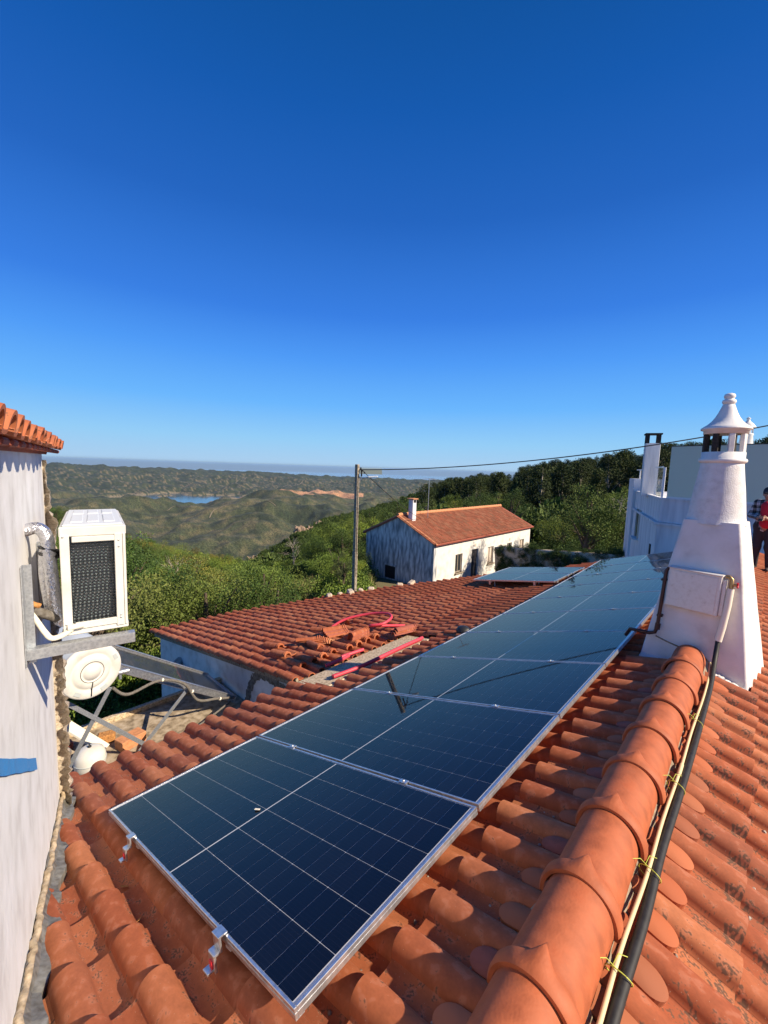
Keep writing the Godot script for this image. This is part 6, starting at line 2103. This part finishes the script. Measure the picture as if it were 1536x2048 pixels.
	while count < 285 and tries < 6000:
		tries += 1
		var az := lerpf(-37.0, 3.0, pow(rng.randf(), 0.75))
		var r := lerpf(74.0, 250.0, rng.randf())
		var p := polar(az, r, 0)
		var ok := true
		for s in pn:
			if Vector2(s.x - p.x, s.z - p.z).length() < 3.6: ok = false
		if not ok: continue
		pn.append(p)
		p.y = ground_at(p.x, p.z) - 0.2
		var allow := r * tan(deg_to_rad(lut(SKYLINE, az) + rng.randf_range(-0.5, 0.35))) - p.y
		var k := "pine_%d" % (rng.randi() % 5)
		var s: float = minf(allow, PLANTS[k].h * rng.randf_range(0.9, 1.3)) / PLANTS[k].h
		if s < 0.4: continue
		var pale := rng.randf() < 0.3
		var where := "at the front of the wood on the hill" if r < 135.0 else ("in the middle of the wood on the hill" if r < 190.0 else "along the crest of the wooded hill")
		plant(k, "pine_tree", "%s pine %s" % ["lighter olive-green" if pale else "dark green", where], "tree", "%s pines %s" % ["lighter" if pale else "dark", where], p, s, M.pine_b if pale else M.pine, M.bark_pale)
		count += 1
	for q in [[-31.6, 200.0], [-30.7, 205.0], [-29.8, 195.0], [-29.0, 210.0], [-28.2, 200.0], [-32.4, 190.0], [-33.6, 195.0]]:
		var p := polar(q[0], q[1], 0); p.y = ground_at(p.x, p.z) - 0.2
		plant("pine_%d" % (rng.randi() % 5), "lone_pine", "small pine standing clear on the skyline above the farmhouse roof", "tree", "skyline pines above the farmhouse", p, (q[1] * tan(deg_to_rad(lut(SKYLINE, q[0]) + rng.randf_range(0.1, 0.7))) - p.y) / 11.0, M.pine, M.bark_pale)
	# single trees with a place of their own
	var bright := StandardMaterial3D.new()
	bright = M.leaf_c
	var one := func(x: float, z: float, k: String, s: float, label: String, m: Material) -> void:
		var p := Vector3(x, ground_at(x, z) - 0.1, z)
		plant(k, "garden_tree", label, "tree", "", p, s, m, M.bark)
	one.call(-14.6, -42.5, "broad_d", 1.05, "bright lime-green tree beyond the far end of the farmhouse", bright)
	one.call(-25.4, -24.6, "broad_a", 0.95, "bright yellow-green tree behind the utility pole", bright)
	one.call(-27.6, -22.0, "broad_b", 0.9, "dark bushy tree standing left of the farmhouse end wall", M.leaf_b)
	one.call(-9.0, -31.0, "broad_c", 1.25, "tall dark tree by the wall, casting shade on the farmhouse front", M.pine_b)
	one.call(-22.6, -20.2, "broad_c", 0.75, "bushy tree between the utility pole and the farmhouse end wall", M.leaf_b)
	one.call(-25.2, -20.6, "broad_b", 0.8, "bushy tree just left of the utility pole", M.leaf_b)
	one.call(-10.4, -36.5, "broad_c", 0.95, "dark tree behind the ivy-grown wall", M.pine_b)
	one.call(-6.6, -33.0, "broad_a", 0.95, "tree with wide crown behind the ivy-grown wall", M.leaf_b)
	# ivy on the garden wall
	var iv := []
	for i in 330:
		var t := rng.randf()
		var p := Vector3(-14.4, -9.1, -28.7).lerp(Vector3(-4.9, -9.1, -25.1), t) + Vector3(0.12, rng.randf_range(0.2, 3.45 + 1.45 * t), rng.randf_range(-0.3, 0.36))
		var s := rng.randf_range(0.28, 0.62)
		iv.append(Transform3D(Basis(rdir(), rng.randf() * 3.0).scaled(Vector3.ONE * s), p))
	var io := mass(self, "ivy", bush_b, M.leaf_b, iv)
	tag(io, "dark ivy hanging over the shaded stone wall", "ivy", "", "stuff")
	# grass of the open field
	var tuft := Leaves.new()
	for i in 16:
		var a := rng.randf() * TAU
		var al := Vector3(cos(a) * 0.16, rng.randf_range(0.28, 0.55), sin(a) * 0.16)
		var k := rng.randf_range(0.8, 1.2)
		tuft.leaf(Vector3(rng.randfn() * 0.09, -0.03, rng.randfn() * 0.09), al, Vector3(-sin(a), 0, cos(a)) * 0.05, Color(0.17 * k, 0.185 * k, 0.052 * k) if i % 3 else Color(0.33 * k, 0.28 * k, 0.12 * k))
	var gr := []
	for i in 5200:
		var az := rng.randf_range(-62.0, -44.0)
		var r := rng.randf_range(16.0, 38.0)
		var p := polar(az, r, 0)
		if p.x > -11.3 and p.z > -15.0: continue
		p.y = ground_at(p.x, p.z)
		var s := rng.randf_range(0.7, 1.7)
		gr.append(Transform3D(Basis(Vector3.UP, rng.randf() * TAU).scaled(Vector3(s, s, s)), p))
	var go := mass(self, "grass", tuft.mesh(), M.grass, gr)
	tag(go, "long dry and green grass in the field below the lean-to", "grass", "", "stuff")
	# bare trees
	for q in [[-69.5, 30.0, 4.6], [-13.0, 47.0, 5.5], [-55.0, 48.0, 4.6]]:
		var p := polar(q[0], q[1], 0); p.y = ground_at(p.x, p.z)
		var b := MB.new()
		var h: float = q[2]
		b.tube([Vector3(0, -0.3, 0), Vector3(0.1, h * 0.4, 0.05), Vector3(-0.05, h * 0.75, 0), Vector3(0.1, h, 0.1)], [0.11, 0.085, 0.05, 0.015], 6)
		for i in 16:
			var y := h * rng.randf_range(0.3, 0.92)
			var d := rdir(); d.y = absf(d.y) * 0.8 + 0.35
			var L := (h - y) * 0.5 + 0.5
			var e := Vector3(0.03, y, 0.02) + d * L
			b.tube([Vector3(0.03, y, 0.02), Vector3(0.03, y, 0.02) + d * L * 0.5 + Vector3(0, 0.05, 0), e], [0.035, 0.022, 0.006], 5)
			for k in 3:
				b.tube([Vector3(0.03, y, 0.02) + d * L * rng.randf_range(0.4, 0.8), e + rdir() * L * 0.4], [0.014, 0.004], 4)
		var o := part(self, "bare_tree", b, M.bark_pale, Transform3D(Basis(Vector3.UP, rng.randf() * 6.0), p))
		tag(o, "pale leafless tree with thin branches among the green ones", "tree", "bare trees on the slopes")
	# rock outcrops
	var rk := FastNoiseLite.new(); rk.seed = 8; rk.frequency = 0.9; rk.fractal_octaves = 4
	var i := 0
	for q in [[-60.3, 150.0, 7.0, 5.0], [-59.3, 158.0, 5.0, 3.5], [-61.0, 145.0, 4.0, 2.4], [-55.6, 215.0, 8.0, 4.5], [-54.0, 225.0, 10.0, 6.0], [-52.8, 235.0, 7.0, 4.5], [-51.6, 242.0, 6.0, 5.0], [-56.6, 205.0, 5.0, 3.0]]:
		var p := polar(q[0], q[1], 0); p.y = ground_at(p.x, p.z)
		var b := MB.new()
		var rows := []
		for a in 12:
			var row := []
			for c in 20:
				var th := PI * 0.5 * a / 11.0; var ph := TAU * c / 20.0
				var d := Vector3(cos(ph) * sin(th + 0.02), cos(th), sin(ph) * sin(th + 0.02))
				var k := 0.75 + 0.55 * rk.get_noise_3d(d.x * 1.6 + i * 9.0, d.y * 1.6, d.z * 1.6)
				row.append(Vector3(d.x * q[2] * 0.5, d.y * q[3], d.z * q[2] * 0.5) * k - Vector3(0, 0.5, 0))
			rows.append(row)
		for a in 11:
			for c in 20:
				b.quad(rows[a][c], rows[a][(c + 1) % 20], rows[a + 1][(c + 1) % 20], rows[a + 1][c])
		var o := part(self, "rock_outcrop", b, M.rock, Transform3D(Basis(), p))
		tag(o, "brown rock outcrop showing through the scrub of the hillside", "rock", "rock outcrops on the hillside")
		i += 1

# ------------------------------------------------------------------ a person on the ridge
func sdf_mesh(bones: Array, cell: float, k: float) -> ArrayMesh:
	var lo := Vector3(1e9, 1e9, 1e9); var hi := -lo
	for b in bones:
		for e in [[b[0], b[2]], [b[1], b[3]]]:
			var m: Vector3 = Vector3.ONE * (e[1] + cell * 3.0)
			lo = lo.min(e[0] - m); hi = hi.max(e[0] + m)
	var nx := int((hi.x - lo.x) / cell) + 2; var ny := int((hi.y - lo.y) / cell) + 2; var nz := int((hi.z - lo.z) / cell) + 2
	var f := PackedFloat32Array(); f.resize(nx * ny * nz); f.fill(1.0)
	for b in bones:
		var a: Vector3 = b[0]; var c: Vector3 = b[1]
		var rm := maxf(b[2], b[3]) + cell * 3.0 + k
		var l := ((a.min(c) - Vector3.ONE * rm - lo) / cell).floor()
		var h := ((a.max(c) + Vector3.ONE * rm - lo) / cell).ceil()
		var d := c - a
		var dd := maxf(d.length_squared(), 1e-9)
		for z in range(maxi(int(l.z), 0), mini(int(h.z) + 1, nz)):
			for y in range(maxi(int(l.y), 0), mini(int(h.y) + 1, ny)):
				for x in range(maxi(int(l.x), 0), mini(int(h.x) + 1, nx)):
					var p := lo + Vector3(x, y, z) * cell
					var t := clampf((p - a).dot(d) / dd, 0.0, 1.0)
					var q := p - (a + d * t)
					if b.size() > 4: q /= b[4]
					var v: float = q.length() - lerpf(b[2], b[3], t)
					var id := (z * ny + y) * nx + x
					var o := f[id]
					var w := maxf(k - absf(o - v), 0.0) / k
					f[id] = minf(o, v) - w * w * k * 0.25
	var idx := PackedInt32Array(); idx.resize(f.size()); idx.fill(-1)
	var vs := []
	var offs := [0, 1, nx, nx + 1, nx * ny, nx * ny + 1, nx * ny + nx, nx * ny + nx + 1]
	for z in nz - 1:
		for y in ny - 1:
			for x in nx - 1:
				var id := (z * ny + y) * nx + x
				var mask := 0
				for i in 8:
					if f[id + offs[i]] < 0.0: mask |= 1 << i
				if mask == 0 or mask == 255: continue
				var s := Vector3.ZERO; var n := 0
				for e in [[0, 1], [2, 3], [4, 5], [6, 7], [0, 2], [1, 3], [4, 6], [5, 7], [0, 4], [1, 5], [2, 6], [3, 7]]:
					var a: float = f[id + offs[e[0]]]; var b2: float = f[id + offs[e[1]]]
					if (a < 0.0) != (b2 < 0.0):
						var t := a / (a - b2)
						var pa := Vector3(e[0] & 1, (e[0] >> 1) & 1, e[0] >> 2); var pb := Vector3(e[1] & 1, (e[1] >> 1) & 1, e[1] >> 2)
						s += pa.lerp(pb, t); n += 1
				idx[id] = vs.size()
				vs.append(lo + (Vector3(x, y, z) + s / n) * cell)
	var mb := MB.new()
	mb.smooth(0)
	for z in range(1, nz - 1):
		for y in range(1, ny - 1):
			for x in range(1, nx - 1):
				var id := (z * ny + y) * nx + x
				var s0 := f[id] < 0.0
				for ax in 3:
					var st: int = [1, nx, nx * ny][ax]
					if s0 == (f[id + st] < 0.0): continue
					var u: int = [nx, nx * ny, 1][ax]; var v: int = [nx * ny, 1, nx][ax]
					var q := [idx[id - u - v], idx[id - v], idx[id], idx[id - u]]
					if q.min() < 0: continue
					if s0: mb.quad(vs[q[0]], vs[q[1]], vs[q[2]], vs[q[3]])
					else: mb.quad(vs[q[0]], vs[q[3]], vs[q[2]], vs[q[1]])
	return mb.mesh()

func build_person() -> void:
	var p := thing("person", "person in dark cap, checked shirt and red top standing on the roof", "person", Vector3(0.03, -1.835, -11.5))
	p.rotation.y = -0.25
	var V := func(x: float, y: float, z: float) -> Vector3: return Vector3(x, y, z)
	var legs := []; var arms := []; var hands := []; var shoes := []
	for s in [-1.0, 1.0]:
		legs.append([Vector3(s * 0.085, 0.90, 0.0), Vector3(s * 0.100, 0.48, 0.025), 0.085, 0.056])
		legs.append([Vector3(s * 0.100, 0.48, 0.025), Vector3(s * 0.115, 0.09, -0.02), 0.054, 0.038])
		shoes.append([Vector3(s * 0.115, 0.045, -0.05), Vector3(s * 0.130, 0.040, 0.14), 0.044, 0.036])
		shoes.append([Vector3(s * 0.115, 0.09, -0.02), Vector3(s * 0.115, 0.05, -0.03), 0.048, 0.048])
		arms.append([Vector3(s * 0.165, 1.385, -0.01), Vector3(s * 0.255, 1.12, -0.03), 0.055, 0.043])
		arms.append([Vector3(s * 0.255, 1.12, -0.03), Vector3(s * 0.085, 1.085, 0.205), 0.042, 0.029])
		var w := Vector3(s * 0.085, 1.085, 0.205)
		hands.append([w, w + Vector3(-s * 0.035, 0.004, 0.055), 0.026, 0.033])
		for i in 4:
			var b := w + Vector3(-s * 0.045, 0.030 - 0.019 * i, 0.085)
			var L: float = [0.036, 0.040, 0.037, 0.030][i]
			hands.append([b, b + Vector3(-s * 0.012, 0.0, L), 0.0098, 0.0092])
			hands.append([b + Vector3(-s * 0.012, 0.0, L), b + Vector3(-s * 0.040, -0.004, L + 0.008), 0.0092, 0.0080])
		hands.append([w + Vector3(-s * 0.02, 0.020, 0.035), w + Vector3(-s * 0.045, 0.050, 0.060), 0.012, 0.010])
		hands.append([w + Vector3(-s * 0.045, 0.050, 0.060), w + Vector3(-s * 0.058, 0.052, 0.088), 0.010, 0.0085])
	var torso := [[Vector3(0, 0.93, 0.0), Vector3(0, 1.10, 0.005), 0.135, 0.130], [Vector3(0, 1.10, 0.005), Vector3(0, 1.33, -0.01), 0.130, 0.125], [Vector3(-0.12, 1.36, -0.015), Vector3(0.12, 1.36, -0.015), 0.075, 0.075], [Vector3(-0.07, 0.92, -0.01), Vector3(0.07, 0.92, -0.01), 0.105, 0.105]]
	var head := [[Vector3(0, 1.36, -0.015), Vector3(0, 1.49, 0.015), 0.056, 0.052], [Vector3(0, 1.60, 0.02), Vector3(0, 1.585, 0.035), 0.088, 0.085], [Vector3(0, 1.53, 0.065), Vector3(0, 1.50, 0.078), 0.055, 0.042], [Vector3(0, 1.575, 0.118), Vector3(0, 1.545, 0.138), 0.010, 0.016], [Vector3(-0.085, 1.565, 0.02), Vector3(-0.088, 1.545, 0.015), 0.017, 0.014], [Vector3(0.085, 1.565, 0.02), Vector3(0.088, 1.545, 0.015), 0.017, 0.014], [Vector3(-0.025, 1.515, 0.118), Vector3(0.025, 1.515, 0.118), 0.010, 0.010]]
	part(p, "body", sdf_mesh(legs + torso + arms + head.slice(0, 3) + hands.slice(0, 1), 0.016, 0.04), M.skin)
	part(p, "head", sdf_mesh(head, 0.008, 0.022), M.skin)
	for s in [-1.0, 1.0]:
		part(p, "eye", MB.new().lathe([Vector2(0, -0.011), Vector2(0.010, -0.006), Vector2(0.012, 0), Vector2(0.010, 0.006), Vector2(0, 0.011)], 8, at(s * 0.033, 1.578, 0.108)), M.black)
	part(p, "hands", sdf_mesh(hands, 0.0065, 0.010), M.skin)
	var grow := func(bs: Array, g: float) -> Array:
		var r := []
		for b in bs: r.append([b[0], b[1], b[2] + g, b[3] + g])
		return r
	part(p, "trousers", sdf_mesh(grow.call(legs + [torso[3]], 0.016), 0.016, 0.05), M.trousers)
	part(p, "red_top", sdf_mesh([[Vector3(0.02, 0.97, 0.04), Vector3(0.01, 1.32, 0.035), 0.125, 0.115]], 0.014, 0.03), M.red_shirt)
	part(p, "checked_shirt", sdf_mesh(grow.call(arms, 0.017) + grow.call([[Vector3(-0.045, 0.90, -0.015), Vector3(-0.04, 1.10, -0.01), 0.125, 0.118], [Vector3(-0.04, 1.10, -0.01), Vector3(-0.03, 1.33, -0.02), 0.118, 0.115], [Vector3(0.05, 0.90, -0.04), Vector3(0.045, 1.33, -0.04), 0.120, 0.112], torso[2]], 0.012), 0.015, 0.04), M.plaid)
	part(p, "shoes", sdf_mesh(shoes, 0.012, 0.02), M.shoe)
	part(p, "cap", sdf_mesh([[Vector3(0, 1.625, 0.012), Vector3(0, 1.61, 0.03), 0.099, 0.096], [Vector3(-0.045, 1.605, 0.125), Vector3(0.045, 1.605, 0.125), 0.014, 0.014], [Vector3(-0.035, 1.595, 0.16), Vector3(0.035, 1.595, 0.16), 0.011, 0.011]], 0.010, 0.03), M.cap)
	part(p, "phone", MB.new().box(Transform3D(Basis(Vector3(1, 0, 0), -0.9), Vector3(0, 1.085, 0.325)), Vector3(0.075, 0.15, 0.009), 0.003), M.black)
